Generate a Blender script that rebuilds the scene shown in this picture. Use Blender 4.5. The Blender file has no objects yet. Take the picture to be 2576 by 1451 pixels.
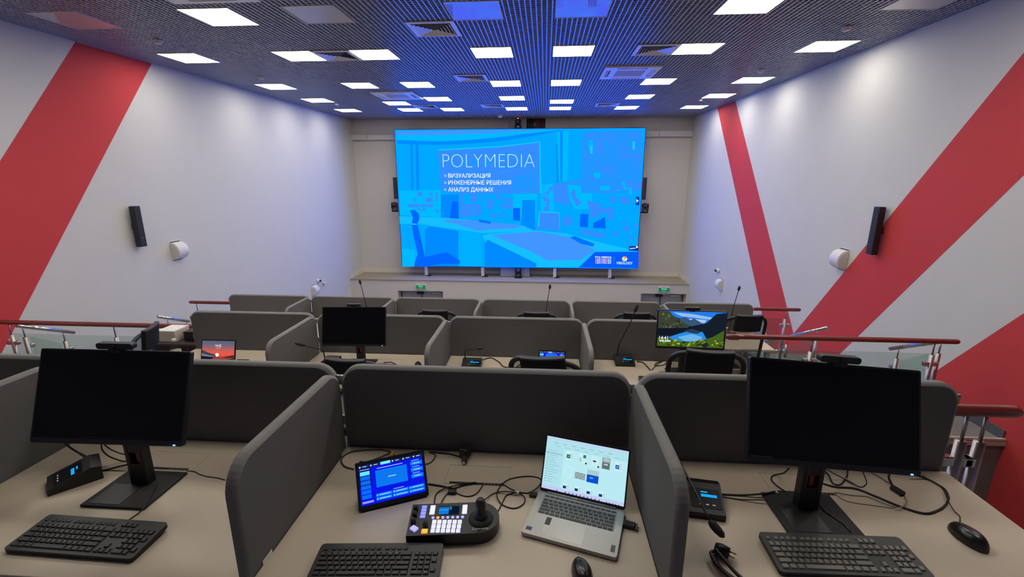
import bpy, bmesh, math, random
from math import sin, cos, pi, radians, degrees
from mathutils import Vector, Matrix
random.seed(7)
S = bpy.context.scene
COL = S.collection

# ------------------------------------------------------------------ camera, world, exposure
FPX, PITCH, YAW = 1151.0, radians(13.9), radians(4.03)      # focal length in pixels of the 2576x1451 frame
cd = bpy.data.cameras.new('camera')
cam = bpy.data.objects.new('camera', cd); COL.objects.link(cam)
cd.sensor_width = 36.0; cd.lens = FPX / 2576.0 * 36.0; cd.clip_start = 0.02; cd.clip_end = 100
cam.location = (0, 0, 0)
cam.rotation_euler = (pi / 2 - PITCH, 0, YAW)
S.camera = cam
w = bpy.data.worlds.new('world'); S.world = w; w.use_nodes = True
w.node_tree.nodes['Background'].inputs[0].default_value = (0.02, 0.02, 0.022, 1)
w.node_tree.nodes['Background'].inputs[1].default_value = 0.0
S.view_settings.view_transform = 'Standard'; S.view_settings.look = 'None'
S.view_settings.exposure = 0.0; S.view_settings.gamma = 1.0; S.view_settings.use_curve_mapping = False
PANEL_W = 15.5      # emission of a ceiling light panel
SCREEN_W = 3.3     # emission of the video wall's blue

# ------------------------------------------------------------------ pixel -> ray helpers (camera at the origin)
_f = Vector((-sin(YAW) * cos(PITCH), cos(YAW) * cos(PITCH), -sin(PITCH)))
_r = Vector((cos(YAW), sin(YAW), 0)); _u = _r.cross(_f)
def ray(x, y): return _r * ((x - 1288) / FPX) + _f + _u * ((725.5 - y) / FPX)
def onz(x, y, z): d = ray(x, y); return d * (z / d.z)
def ony(x, y, Y): d = ray(x, y); return d * (Y / d.y)
def onx(x, y, X): d = ray(x, y); return d * (X / d.x)

# ------------------------------------------------------------------ dimensions (metres, relative to the camera)
XL, XR = -6.52, 4.68
HC = 1.79                    # ceiling grid
YB = 15.85                   # far wall
LEDGE, YLOW = -3.40, 14.70   # ledge under the screen, lower far wall
FLOOR = -5.9
T1, T2, T3 = -1.91, -2.38, -2.83           # tier floors
D1, D2, D3 = -1.18, -1.65, -2.10           # desk tops
P1, P2, P3 = 1.79, 4.01, 6.27              # divider rows
BX = [-4.675, -3.41, -2.145, -0.88, 0.385, 1.65, 2.90]

# ------------------------------------------------------------------ materials
MATS = {}
def srgb(r, g, b):
    f = lambda c: (c / 255 / 12.92) if c <= 10 else ((c / 255 + 0.055) / 1.055) ** 2.4
    return (f(r), f(g), f(b))
def mat(name, col, rough=0.6, metal=0.0, spec=0.5, noise=0.0, nscale=60.0, bump=0.0, bscale=300.0, emit=None, es=0.0, coat=0.0):
    if name in MATS: return MATS[name]
    m = bpy.data.materials.new(name); m.use_nodes = True
    nt = m.node_tree; b = nt.nodes['Principled BSDF']
    b.inputs['Base Color'].default_value = (*col, 1)
    b.inputs['Roughness'].default_value = rough; b.inputs['Metallic'].default_value = metal
    b.inputs['Specular IOR Level'].default_value = spec
    if coat: b.inputs['Coat Weight'].default_value = coat; b.inputs['Coat Roughness'].default_value = 0.05
    if emit: b.inputs['Emission Color'].default_value = (*emit, 1); b.inputs['Emission Strength'].default_value = es
    if noise or bump:
        tc = nt.nodes.new('ShaderNodeTexCoord')
    if noise:
        n = nt.nodes.new('ShaderNodeTexNoise'); n.inputs['Scale'].default_value = nscale; n.inputs['Detail'].default_value = 4
        mx = nt.nodes.new('ShaderNodeMix'); mx.data_type = 'RGBA'
        mx.inputs[6].default_value = (*[c * (1 - noise) for c in col], 1)
        mx.inputs[7].default_value = (*[min(1, c * (1 + noise)) for c in col], 1)
        nt.links.new(tc.outputs['Object'], n.inputs['Vector']); nt.links.new(n.outputs['Fac'], mx.inputs[0])
        nt.links.new(mx.outputs[2], b.inputs['Base Color'])
    if bump:
        n2 = nt.nodes.new('ShaderNodeTexNoise'); n2.inputs['Scale'].default_value = bscale; n2.inputs['Detail'].default_value = 2
        bp = nt.nodes.new('ShaderNodeBump'); bp.inputs['Strength'].default_value = bump; bp.inputs['Distance'].default_value = 0.002
        nt.links.new(tc.outputs['Object'], n2.inputs['Vector']); nt.links.new(n2.outputs['Fac'], bp.inputs['Height'])
        nt.links.new(bp.outputs[0], b.inputs['Normal'])
    MATS[name] = m; return m
def glow(rgb, strength=1.0):
    k = 'glow_%.3f_%.3f_%.3f_%.2f' % (*rgb, strength)
    if k in MATS: return MATS[k]
    m = bpy.data.materials.new(k); m.use_nodes = True; nt = m.node_tree; nt.nodes.clear()
    e = nt.nodes.new('ShaderNodeEmission'); o = nt.nodes.new('ShaderNodeOutputMaterial')
    e.inputs[0].default_value = (*rgb, 1); e.inputs[1].default_value = strength
    nt.links.new(e.outputs[0], o.inputs[0]); MATS[k] = m; return m
def G(r, g, b, s=1.0): return glow(srgb(r, g, b), s)
def glass_mat(name, tint, refl=0.1):
    m = bpy.data.materials.new(name); m.use_nodes = True; nt = m.node_tree; nt.nodes.clear()
    t = nt.nodes.new('ShaderNodeBsdfTransparent'); t.inputs[0].default_value = (*tint, 1)
    g = nt.nodes.new('ShaderNodeBsdfGlossy'); g.inputs['Roughness'].default_value = 0.02
    lw = nt.nodes.new('ShaderNodeLayerWeight'); lw.inputs[0].default_value = .5
    pw = nt.nodes.new('ShaderNodeMath'); pw.operation = 'POWER'; pw.inputs[1].default_value = 4.0
    fr = nt.nodes.new('ShaderNodeMath'); fr.operation = 'MULTIPLY_ADD'; fr.inputs[1].default_value = .6; fr.inputs[2].default_value = .03
    nt.links.new(lw.outputs['Facing'], pw.inputs[0]); nt.links.new(pw.outputs[0], fr.inputs[0])
    mx = nt.nodes.new('ShaderNodeMixShader'); o = nt.nodes.new('ShaderNodeOutputMaterial')
    nt.links.new(fr.outputs[0], mx.inputs[0]); nt.links.new(t.outputs[0], mx.inputs[1]); nt.links.new(g.outputs[0], mx.inputs[2])
    nt.links.new(mx.outputs[0], o.inputs[0]); MATS[name] = m; return m

M_WALL = mat('wall_paint', (.635, .625, .575), .75, spec=.2, noise=.02, nscale=3, bump=.05, bscale=900)
M_FARW = mat('far_wall_paint', (.62, .575, .525), .75, spec=.2, noise=.02, nscale=3)
M_RED = mat('red_paint', (.60, .060, .058), .7, spec=.2, noise=.03, nscale=3)
M_GRID = mat('grid_metal', (.52, .53, .55), .36, metal=.5, spec=.6)
M_SLAB = mat('plenum_concrete', (.16, .16, .16), .9)
M_CARPET = mat('carpet', (.23, .225, .21), .95, spec=.1, noise=.25, nscale=250, bump=.4, bscale=500)
M_LEDGE = mat('ledge_vinyl', (.36, .31, .21), .6, noise=.06, nscale=5)
M_CREAM = mat('cream_trim', (.70, .64, .52), .5)
M_DESK = mat('desk_laminate', (.60, .50, .385), .42, spec=.45, noise=.03, nscale=120)
M_DESKEDGE = mat('desk_edge', (.50, .42, .33), .5)
M_FAB = mat('divider_fabric', (.152, .150, .148), .95, spec=.15, noise=.12, nscale=400, bump=.35, bscale=900)
M_FABEDGE = mat('divider_piping', (.24, .235, .225), .9, spec=.15, noise=.1, nscale=400)
M_WHITE = mat('white_plastic', (.72, .71, .68), .45)
M_WMET = mat('white_metal', (.66, .64, .60), .4)
M_BLK = mat('black_plastic', (.012, .012, .013), .45)
M_BLK2 = mat('black_matte', (.02, .02, .022), .75)
M_SCRN = mat('dark_screen', (.004, .003, .004), .35, spec=.2)
M_GREYP = mat('grey_plastic', (.10, .10, .10), .5)
M_KEY = mat('key_black', (.022, .022, .022), .5)
M_KEYG = mat('key_worn', (.17, .165, .14), .4)
M_STEEL = mat('brushed_steel', (.42, .385, .36), .36, metal=1)
M_CHROME = mat('chrome', (.70, .70, .70), .12, metal=1)
M_RAIL = mat('red_wood_rail', (.20, .022, .016), .3, spec=.6, noise=.25, nscale=14, coat=.4)
M_SILV = mat('silver_aluminium', (.42, .41, .39), .38, metal=.35)
M_MESH = mat('chair_mesh', (.05, .05, .055), .9)
_n = M_MESH.node_tree; _t = _n.nodes.new('ShaderNodeBsdfTransparent'); _x = _n.nodes.new('ShaderNodeMixShader'); _x.inputs[0].default_value = .55
_n.links.new(_t.outputs[0], _x.inputs[1]); _n.links.new(_n.nodes['Principled BSDF'].outputs[0], _x.inputs[2]); _n.links.new(_x.outputs[0], _n.nodes['Material Output'].inputs[0])
M_CHAIR = mat('chair_fabric', (.018, .018, .02), .9, spec=.2, noise=.3, nscale=200)
M_PAD = mat('chair_headrest', (.045, .045, .048), .7)
M_GLASS = glass_mat('balustrade_glass', (.86, .93, .90))
M_PET = glass_mat("bottle_plastic", (.80, .84, .82))
M_PANEL = glow((1.0, .955, .86), PANEL_W)
M_OFF = mat('unlit_diffuser', (.44, .42, .43), .02, spec=1.0)
M_BEIGE = mat('box_card', (.66, .56, .46), .7)
M_PAPER = mat('paper', (.75, .74, .70), .8)
M_PRN = mat('printer_case', (.035, .022, .022), .5)
M_GREEN = mat('exit_green', (.0, .16, .06), .4, emit=(.0, .16, .06), es=.6)
M_DOOR = mat('door_grey', (.38, .38, .38), .5)
M_CABLE = mat('cable_black', (.016, .015, .015), .5)
M_CABLEG = mat('cable_grey', (.30, .27, .23), .5)
M_LOUV = mat('louver_white', (.80, .79, .77), .3, spec=.6)
M_YEL = mat('yellow_tag', (.65, .42, .03), .5)

# ------------------------------------------------------------------ mesh builder
class MB:
    def __init__(s): s.v = []; s.f = []; s.m = []; s.mats = []; s.smooth = []
    def _mi(s, m):
        if m is None: return 0
        if m not in s.mats: s.mats.append(m)
        return s.mats.index(m)
    def add(s, vs, fs, m=None, M=None, smooth=False):
        o = len(s.v); mi = s._mi(m)
        for p in vs: s.v.append(tuple(M @ Vector(p)) if M else tuple(p))
        for f in fs: s.f.append([i + o for i in f]); s.m.append(mi); s.smooth.append(smooth)
        return s
    def box(s, x0, x1, y0, y1, z0, z1, m=None, M=None):
        vs = [(x, y, z) for z in (z0, z1) for y in (y0, y1) for x in (x0, x1)]
        return s.add(vs, [(0, 2, 3, 1), (4, 5, 7, 6), (0, 1, 5, 4), (2, 6, 7, 3), (0, 4, 6, 2), (1, 3, 7, 5)], m, M)
    def rbox(s, x0, x1, y0, y1, z0, z1, r=.004, m=None, M=None, seg=2):
        bm = bmesh.new(); bmesh.ops.create_cube(bm, size=1)
        for v in bm.verts: v.co = Vector(((x0 + x1) / 2 + v.co.x * (x1 - x0), (y0 + y1) / 2 + v.co.y * (y1 - y0), (z0 + z1) / 2 + v.co.z * (z1 - z0)))
        bmesh.ops.bevel(bm, geom=list(bm.edges), offset=r, segments=seg, affect='EDGES', profile=.5)
        bm.verts.ensure_lookup_table()
        s.add([v.co.copy() for v in bm.verts], [[v.index for v in f.verts] for f in bm.faces], m, M, smooth=False); bm.free(); return s
    def prism(s, poly, d0, d1, axis='y', m=None, M=None, smooth=False):
        # poly in the plane normal to axis: 'y' -> (x,z), 'z' -> (x,y), 'x' -> (y,z)
        def P(a, b, d): return {'y': (a, d, b), 'z': (a, b, d), 'x': (d, a, b)}[axis]
        n = len(poly); vs = [P(a, b, d0) for a, b in poly] + [P(a, b, d1) for a, b in poly]
        fs = [list(range(n)), list(range(2 * n - 1, n - 1, -1))] + [(i, i + n, (i + 1) % n + n, (i + 1) % n) for i in range(n)]
        return s.add(vs, fs, m, M, smooth)
    def tube(s, pts, r, n=8, m=None, M=None, cap=True):
        pts = [Vector(p) for p in pts]; rs = r if isinstance(r, (list, tuple)) else [r] * len(pts)
        vs = []; fs = []; up = None
        for i, p in enumerate(pts):
            t = (pts[min(i + 1, len(pts) - 1)] - pts[max(i - 1, 0)]).normalized()
            if up is None: up = Vector((0, 0, 1)) if abs(t.z) < .9 else Vector((1, 0, 0))
            a = t.cross(up).normalized(); up = a.cross(t).normalized()
            for k in range(n):
                an = 2 * pi * k / n; vs.append(p + (a * cos(an) + up * sin(an)) * rs[i])
        for i in range(len(pts) - 1):
            for k in range(n): fs.append((i * n + k, i * n + (k + 1) % n, (i + 1) * n + (k + 1) % n, (i + 1) * n + k))
        if cap: fs += [list(range(n - 1, -1, -1)), [(len(pts) - 1) * n + k for k in range(n)]]
        return s.add(vs, fs, m, M, smooth=True)
    def lathe(s, prof, n=20, m=None, M=None):
        vs = []; fs = []
        for r, z in prof:
            for k in range(n): a = 2 * pi * k / n; vs.append((r * cos(a), r * sin(a), z))
        L = len(prof)
        for i in range(L - 1):
            for k in range(n): fs.append((i * n + k, i * n + (k + 1) % n, (i + 1) * n + (k + 1) % n, (i + 1) * n + k))
        fs += [list(range(n - 1, -1, -1)), [(L - 1) * n + k for k in range(n)]]
        return s.add(vs, fs, m, M, smooth=True)
    def ball(s, c, rx, ry, rz, m=None, M=None, n=14, k=9):
        vs = []; fs = []
        for i in range(1, k):
            t = pi * i / k
            for j in range(n): a = 2 * pi * j / n; vs.append((c[0] + rx * sin(t) * cos(a), c[1] + ry * sin(t) * sin(a), c[2] + rz * cos(t)))
        top = len(vs); vs += [(c[0], c[1], c[2] + rz), (c[0], c[1], c[2] - rz)]
        for i in range(k - 2):
            for j in range(n): fs.append((i * n + j, (i + 1) * n + j, (i + 1) * n + (j + 1) % n, i * n + (j + 1) % n))
        for j in range(n): fs.append((top, j, (j + 1) % n)); fs.append((top + 1, (k - 2) * n + (j + 1) % n, (k - 2) * n + j))
        return s.add(vs, fs, m, M, smooth=True)
    def mesh(s, name):
        me = bpy.data.meshes.new(name); me.from_pydata(s.v, [], s.f)
        for m in s.mats: me.materials.append(m)
        me.polygons.foreach_set('material_index', s.m); me.polygons.foreach_set('use_smooth', s.smooth)
        me.update(); bm = bmesh.new(); bm.from_mesh(me); bmesh.ops.recalc_face_normals(bm, faces=bm.faces); bm.to_mesh(me); bm.free()
        return me
    def build(s, name, m=None, parent=None, label=None, kind=None):
        if m is not None and not s.mats: s.mats = [m]
        return link(name, s.mesh(name), parent, label, kind)
def link(name, me, parent=None, label=None, kind=None, M=None):
    o = bpy.data.objects.new(name, me); COL.objects.link(o)
    if parent: o.parent = parent
    if label: o['label'] = label
    if kind: o['kind'] = kind
    if M: o.matrix_local = M
    return o
def tag(o, label, cat, group=None):
    o['label'] = label; o['category'] = cat
    if group: o['group'] = group
    return o
def thing(name, label, cat, loc=(0, 0, 0), rz=0.0, group=None):
    o = bpy.data.objects.new(name, None); COL.objects.link(o)
    o.location = loc; o.rotation_euler = (0, 0, rz); o.empty_display_size = .05
    return tag(o, label, cat, group)
def struct(name, mb, m, parent=None): return mb.build(name, m, parent, kind='structure' if not parent else None)
def copy_tree(o, parent=None):
    c = o.copy(); COL.objects.link(c); c.parent = parent
    for ch in [x for x in o.children]: copy_tree(ch, c)
    return c
def rrect(x0, x1, y0, y1, r, n=6, corners=(1, 1, 1, 1)):
    # rounded rectangle outline (counter-clockwise); corners: bl, br, tr, tl
    out = []
    for (cx, cy, a0, k) in ((x0, y0, pi, 0), (x1, y0, 1.5 * pi, 1), (x1, y1, 0, 2), (x0, y1, .5 * pi, 3)):
        if not corners[k]: out.append((cx, cy)); continue
        ox = cx + (r if k in (0, 3) else -r); oy = cy + (r if k in (0, 1) else -r)
        for i in range(n + 1): a = a0 + .5 * pi * i / n; out.append((ox + r * cos(a), oy + r * sin(a)))
    return out
def bez(pts, n=8):
    # Catmull-Rom through the points
    P = [Vector(p) for p in pts]; P = [P[0] * 2 - P[1]] + P + [P[-1] * 2 - P[-2]]; out = []
    for i in range(1, len(P) - 2):
        for k in range(n):
            t = k / n; a, b, c, d = P[i - 1], P[i], P[i + 1], P[i + 2]
            out.append(.5 * ((2 * b) + (c - a) * t + (2 * a - 5 * b + 4 * c - d) * t * t + (3 * b - a - 3 * c + d) * t ** 3))
    out.append(P[-2]); return out
def frame(o, ux, uy):
    # matrix: local x -> ux, local y -> uy, local z -> out of the picture
    ux = Vector(ux).normalized(); uy = Vector(uy); uy = (uy - ux * uy.dot(ux)).normalized(); n = ux.cross(uy)
    return Matrix(((ux.x, uy.x, n.x, o[0]), (ux.y, uy.y, n.y, o[1]), (ux.z, uy.z, n.z, o[2]), (0, 0, 0, 1)))
TXT = {}
def text_shape(s, thin=0.0):
    k = (s, thin)
    if k in TXT: return TXT[k]
    cu = bpy.data.curves.new('lettering', 'FONT'); cu.body = s; cu.size = 1; cu.resolution_u = 3; cu.offset = thin; cu.fill_mode = 'FRONT'
    ob = bpy.data.objects.new('lettering', cu); COL.objects.link(ob)
    bpy.context.view_layer.update()
    me = bpy.data.meshes.new_from_object(ob.evaluated_get(bpy.context.evaluated_depsgraph_get()))
    vs = [(v.co.x, v.co.y) for v in me.vertices]; fs = [list(p.vertices) for p in me.polygons]
    bpy.data.objects.remove(ob); bpy.data.curves.remove(cu); bpy.data.meshes.remove(me)
    xs = [v[0] for v in vs] or [0]; ys = [v[1] for v in vs] or [0]
    TXT[k] = (vs, fs, min(xs), max(xs), min(ys), max(ys)); return TXT[k]
class Paint:
    """flat picture built of layered polygons: coordinates (x right, y up) in metres on local z"""
    def __init__(s, step=.0002): s.mb = MB(); s.z = 0; s.step = step
    def poly(s, pts, m): s.z += s.step; s.mb.add([(a, b, s.z) for a, b in pts], [list(range(len(pts)))], m); return s
    def rect(s, x0, y0, x1, y1, m): return s.poly([(x0, y0), (x1, y0), (x1, y1), (x0, y1)], m)
    def text(s, t, x0, y0, x1, y1, m, thin=0.0, fit='both'):
        vs, fs, a, b, c, d = text_shape(t, thin); s.z += s.step
        sx = (x1 - x0) / max(b - a, 1e-6); sy = (y1 - y0) / max(d - c, 1e-6)
        if fit == 'h': sx = sy
        s.mb.add([(x0 + (v[0] - a) * sx, y0 + (v[1] - c) * sy, s.z) for v in vs], fs, m); return s
    def disc(s, x, y, r, m, n=14): return s.poly([(x + r * cos(2 * pi * k / n), y + r * sin(2 * pi * k / n)) for k in range(n)], m)
    def build(s, name, parent, M=None):
        me = bpy.data.meshes.new(name); me.from_pydata(s.mb.v, [], s.mb.f)
        for m in s.mb.mats: me.materials.append(m)
        me.polygons.foreach_set('material_index', s.mb.m); me.update()
        return link(name, me, parent, M=M)

# ================================================================== STRUCTURE
# ceiling: dark plenum slab above an open metal grid
ceil = struct('ceiling', MB().box(XL - .2, XR + .2, -3.2, YB + .2, HC + .45, HC + .6), M_SLAB)
# fittings let into the grid (all on its 0.6 m module): columns A..G, rows counted from Y0
CX = dict(A=-5.62, B=-3.82, C=-2.62, D=-.82, E=.38, F=2.18, G=3.98)
Y0 = 5.69
LIT = [(c, r) for r, cs in ((-6, 'BDF'), (-3, 'ABCDEFG'), (0, 'BF'), (3, 'ABCDEFG'), (7, 'ABCDEFG'), (10, 'ACDFG'), (11, 'BE'), (13, 'ABCDEFG')) for c in cs]
DIFF = ((-1.42, Y0 + .6), (-1.42, Y0 + 3.6), (1.58, Y0 + 1.8), (-3.22, Y0 + 1.8), (-3.22, 12.89), (-1.42, 12.89), (1.58, 12.89))
ACS = ((-3.42, 11.08), (1.46, 8.97), (-3.47, 4.70))
HOLES = [(CX[c], Y0 + .6 * r, .300) for c, r in LIT] + [(CX[c], Y0, .300) for c in 'ACDEG'] + [(a, b, .300) for a, b in DIFF] + [(a, b, .470) for a, b in ACS]
def spans(lo, hi, cuts):
    out = []; cur = lo
    for a, b in sorted(cuts):
        if a > cur: out.append((cur, a))
        cur = max(cur, b)
    if cur < hi: out.append((cur, hi))
    return out
g = MB(); p = .06
x = XL + .03
while x < XR:
    for a, b in spans(-3, YB, [(cy - h_, cy + h_) for cx, cy, h_ in HOLES if abs(x - cx) < h_ + .0065]): g.box(x - .0065, x + .0065, a, b, HC, HC + .045)
    x += p
y = -3 + .03
while y < YB:
    for a, b in spans(XL, XR, [(cx - h_, cx + h_) for cx, cy, h_ in HOLES if abs(y - cy) < h_ + .003]): g.box(a, b, y - .003, y + .003, HC + .004, HC + .045)
    y += p
g.build('ceiling_grid', M_GRID, ceil, kind='stuff')
# side walls with painted red stripes
wl = struct('wall_left', MB().box(XL - .2, XL, -3.2, YB + .2, FLOOR, HC + .45), M_WALL)
MB().add([(XL + .0015, a, b) for a, b in ((6.525, HC), (7.793, HC), (3.70, -3.4), (2.43, -3.4))], [(0, 1, 2, 3)]).build('red_stripe', M_RED, wl)
wr = struct('wall_right', MB().box(XR, XR + .2, -3.2, YB + .2, FLOOR, HC + .45), M_WALL)
def wallpoly(px, ext=()):
    return [(XR - .0015, onx(a, b, XR).y, onx(a, b, XR).z) for a, b in px] + [(XR - .0015, a, b) for a, b in ext]
def lineq(p, q, z):       # point at height z on the line p-q (y,z)
    t = (z - p[1]) / (q[1] - p[1]); return (p[0] + (q[0] - p[0]) * t, z)
def stripe(l0, l1, r0, r1, zt, zb, dx, nm='red_stripe'):
    a = [(onx(*q, XR).y, onx(*q, XR).z) for q in (l0, l1, r0, r1)]
    pts = [lineq(a[0], a[1], zt), lineq(a[2], a[3], zt), lineq(a[2], a[3], zb), lineq(a[0], a[1], zb)]
    MB().add([(XR - dx, *q) for q in pts], [(0, 1, 2, 3)]).build(nm, M_RED, wr)
stripe((1805, 272), (1939, 892), (1851, 257), (1996, 837.5), HC, -3.9, .0015)
stripe((2151.7, 650), (1996, 840), (2359.9, 650), (2107.6, 895), HC, -3.9, .0022)
ca, cb = onx(2576, 787.9, XR), onx(2375, 920, XR)
q1 = lineq((ca.y, ca.z), (cb.y, cb.z), HC); q0 = lineq((ca.y, ca.z), (cb.y, cb.z), -3.9)
MB().add([(XR - .0029, *q) for q in (q0, q1, (q1[0] - 2.9, HC), (q0[0] - 2.9, -3.9))], [(0, 1, 2, 3)]).build('red_stripe', M_RED, wr)
# far wall, ledge, lower far wall with two door openings
CHX0, CHX1, CHZ0, CHZ1 = -.64, -.02, 1.42, HC + .02      # opening behind the top of the screen, half a metre deep
wf = MB().box(XL, CHX0, YB, YB + .2, LEDGE, HC + .45).box(CHX1, XR, YB, YB + .2, LEDGE, HC + .45).box(CHX0, CHX1, YB, YB + .2, LEDGE, CHZ0).box(CHX0, CHX1, YB, YB + .2, CHZ1, HC + .45)
wf.box(CHX0 - .05, CHX1 + .05, YB + .55, YB + .6, CHZ0 - .05, CHZ1 + .05).box(CHX0 - .05, CHX0, YB + .2, YB + .55, CHZ0 - .05, CHZ1 + .05).box(CHX1, CHX1 + .05, YB + .2, YB + .55, CHZ0 - .05, CHZ1 + .05)
wf.box(CHX0, CHX1, YB + .2, YB + .55, CHZ0 - .05, CHZ0).box(CHX0, CHX1, YB + .2, YB + .55, CHZ1, CHZ1 + .05)
struct('wall_far', wf, M_FARW)
DO = [(-4.905, -3.366, -3.79), (3.186, 4.629, -3.74)]
lw = MB()
xs = [XL, DO[0][0], DO[0][1], DO[1][0], DO[1][1], XR]
for i in (0, 2, 4): lw.box(xs[i], xs[i + 1], YLOW, YB, FLOOR, LEDGE - .02)
for a, b, t in DO: lw.box(a, b, YLOW, YB, t, LEDGE - .02)
struct('wall_far_lower', lw, M_FARW)
struct('floor', MB().box(XL, XR, YLOW - .03, YB, LEDGE - .02, LEDGE), M_LEDGE)
bb = MB().box(XL, XR, YB - .03, YB, LEDGE, LEDGE + .13); struct('baseboard_far', bb, M_CREAM)
struct('baseboard_left', MB().box(XL, XL + .03, YLOW, YB - .03, LEDGE, LEDGE + .13), M_CREAM)
struct('baseboard_right', MB().box(XR - .03, XR, YLOW, YB - .03, LEDGE, LEDGE + .13), M_CREAM)
for i, (a, b, t) in enumerate(DO):
    d = bpy.data.objects.new('door_%d' % (i + 1), None); COL.objects.link(d); d.location = ((a + b) / 2, YLOW + .32, FLOOR); d['kind'] = 'structure'
    hw = (b - a) / 2; h = t - FLOOR
    MB().box(-hw, hw, .05, .09, 0, h).build('door_frame', M_GREYP, d)
    for s in (-1, 1):
        lf = MB().rbox(min(0, s * (hw - .04)) + .004, max(0, s * (hw - .04)) - .004, -.01, .04, .02, h - .07, .006).build('door_leaf', M_DOOR, d)
        MB().tube([(s * .06, -.05, .95), (s * .06, -.05, 1.15)], .012).box(s * .06 - .01, s * .06 + .01, -.05, -.01, 1.04, 1.06).build('door_handle', M_BLK, lf)
    MB().rbox(-.19, .03, -.09, -.01, h - .17, h - .10, .006).box(-.05, -.03, -.07, -.05, h - .45, h - .12).build('door_closer', M_BLK, d)
    MB().box(hw - .42, hw - .12, -.07, -.01, h - .14, h - .10).build('cable_cover', M_WHITE, d)
# cable channel on the far wall, either side of the screen
for i, (a, b, z0, z1) in enumerate(((XL, -5.98, 1.15, 1.31), (-5.97, -4.7, 1.15, 1.31), (2.9, 3.62, 1.20, 1.38), (3.63, XR, 1.20, 1.38))):
    struct('trim_%d' % (i + 1), MB().rbox(a, b, YB - .16, YB, z0, z1, .006), mat('channel_white', (.60, .57, .54), .5))
# terraces
def terrace(y0, y1, z, x0=XL, x1=XR, below=FLOOR): return struct('floor', MB().box(x0, x1, y0, y1, below, z), M_CARPET)
terrace(-3.0, 2.02, T1, XL, 2.0)
terrace(2.02, 4.47, T2, XL, 2.0)
terrace(4.47, 4.76, -2.60, 2.0, XR)
terrace(4.76, 5.35, -2.60, 3.1, XR)
terrace(4.76, 5.35, T3, 2.0, 3.1)
terrace(4.47, 5.35, -2.60, XL, -5.0)
terrace(4.47, 5.35, T3, -5.0, 2.0)
terrace(5.35, 7.3, T3)
struct('floor', MB().box(XL, XR, 7.3, YLOW, FLOOR - .1, FLOOR), M_CARPET)
struct('floor', MB().box(2.0, XR, -3.0, 4.47, FLOOR - .1, FLOOR), M_CARPET)
struct('wall_near', MB().box(XL, XR, -3.2, -3.0, FLOOR, HC + .45), M_WALL)
nz = MB().box(2.0, XR, 4.445, 4.475, -2.604, -2.58).box(2.0, XR, 4.44, 4.47, -2.655, -2.615); struct('trim_5', nz, mat('nosing', (.50, .44, .37), .5))
sk = MB().box(XR - .02, XR, 4.47, 5.35, -2.60, -2.50); struct('baseboard_stair', sk, M_GREYP)

# ================================================================== CEILING FITTINGS
fr_me = MB(); h = .2985
for s in (-1, 1):
    fr_me.box(-h, h, s * h - .008 if s > 0 else -h, s * h if s > 0 else -h + .008, -.006, .06)
    fr_me.box(s * h - .008 if s > 0 else -h, s * h if s > 0 else -h + .008, -h, h, -.006, .06)
fr_me.box(-h, h, -h, h, .056, .062); fr_me.mats = [M_WMET]; fr_me = fr_me.mesh('light_frame')
df = MB().box(-h + .008, h - .008, -h + .008, h - .008, -.003, .05); df.mats = [M_PANEL]; df_lit = df.mesh('diffuser_lit')
df = MB().box(-h + .008, h - .008, -h + .008, h - .008, -.003, .05); df.mats = [M_OFF]; df_off = df.mesh('diffuser_unlit')
OFFL = dict(A='switched-off ceiling panel reflecting the broad red wall stripe', C='switched-off plain grey ceiling panel beside the nearest lit panel and cassette unit', D='switched-off ceiling panel mirroring the blue video wall',
            E='switched-off ceiling panel mirroring the blue video wall', G='switched-off pale ceiling panel hard against the striped wall')
def light(x, y, lit, k='', off=''):
    t = thing('ceiling_light' + off, 'glowing square light panel set in the grid ceiling' if lit else OFFL[k], 'ceiling light', (x, y, HC), 0,
              'lit ceiling panels' if lit else 'unlit ceiling panels')
    link('frame', fr_me, t); link('diffuser' + off, df_lit if lit else df_off, t)
for c, r in LIT: light(CX[c], Y0 + .6 * r, True, '', '_offscreen' if r < 0 else '')     # rows nearer than Y0 hang above the top of the picture
for c in 'ACDEG': light(CX[c], Y0, False, c)
# four-way air diffusers
def mk_diffuser(label, x, y):
    t = thing('air_diffuser', label, 'air vent', (x, y, HC), 0, 'square ceiling air diffusers')
    h = .298; f = MB()
    for a in range(4):
        M = Matrix.Rotation(a * pi / 2, 4, 'Z')
        f.add([(-h, -h, -.012), (h, -h, -.012), (h - .055, -h + .055, -.016), (-h + .055, -h + .055, -.016)], [(0, 1, 2, 3)], None, M)
    for a in range(4):
        M = Matrix.Rotation(a * pi / 2, 4, 'Z'); f.add([(-h, -h, -.012), (h, -h, -.012), (h, -h, .004), (-h, -h, .004)], [(0, 1, 2, 3)], None, M)
    f.build('frame', M_LOUV, t)
    nk = MB().box(-h, h, -h, h, .296, .30)
    for a in range(4): nk.box(-h, h, -h, -h + .003, -.002, .30, None, Matrix.Rotation(a * pi / 2, 4, 'Z'))
    nk.build('plenum_box', mat('duct_metal', (.45, .45, .46), .5, metal=.5), t)
    for k in range(5):
        o = .235 - k * .043; i = o - .028; lv = MB()
        for a in range(4):
            M = Matrix.Rotation(a * pi / 2, 4, 'Z')
            lv.add([(-o, -o, -.024), (o, -o, -.024), (i, -i, -.006), (-i, -i, -.006)], [(0, 1, 2, 3)], None, M)
        lv.build('louver', M_LOUV, t)
for x, y in DIFF:
    mk_diffuser('white four-way air diffuser with louvers in the grid ceiling', x, y)
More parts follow.
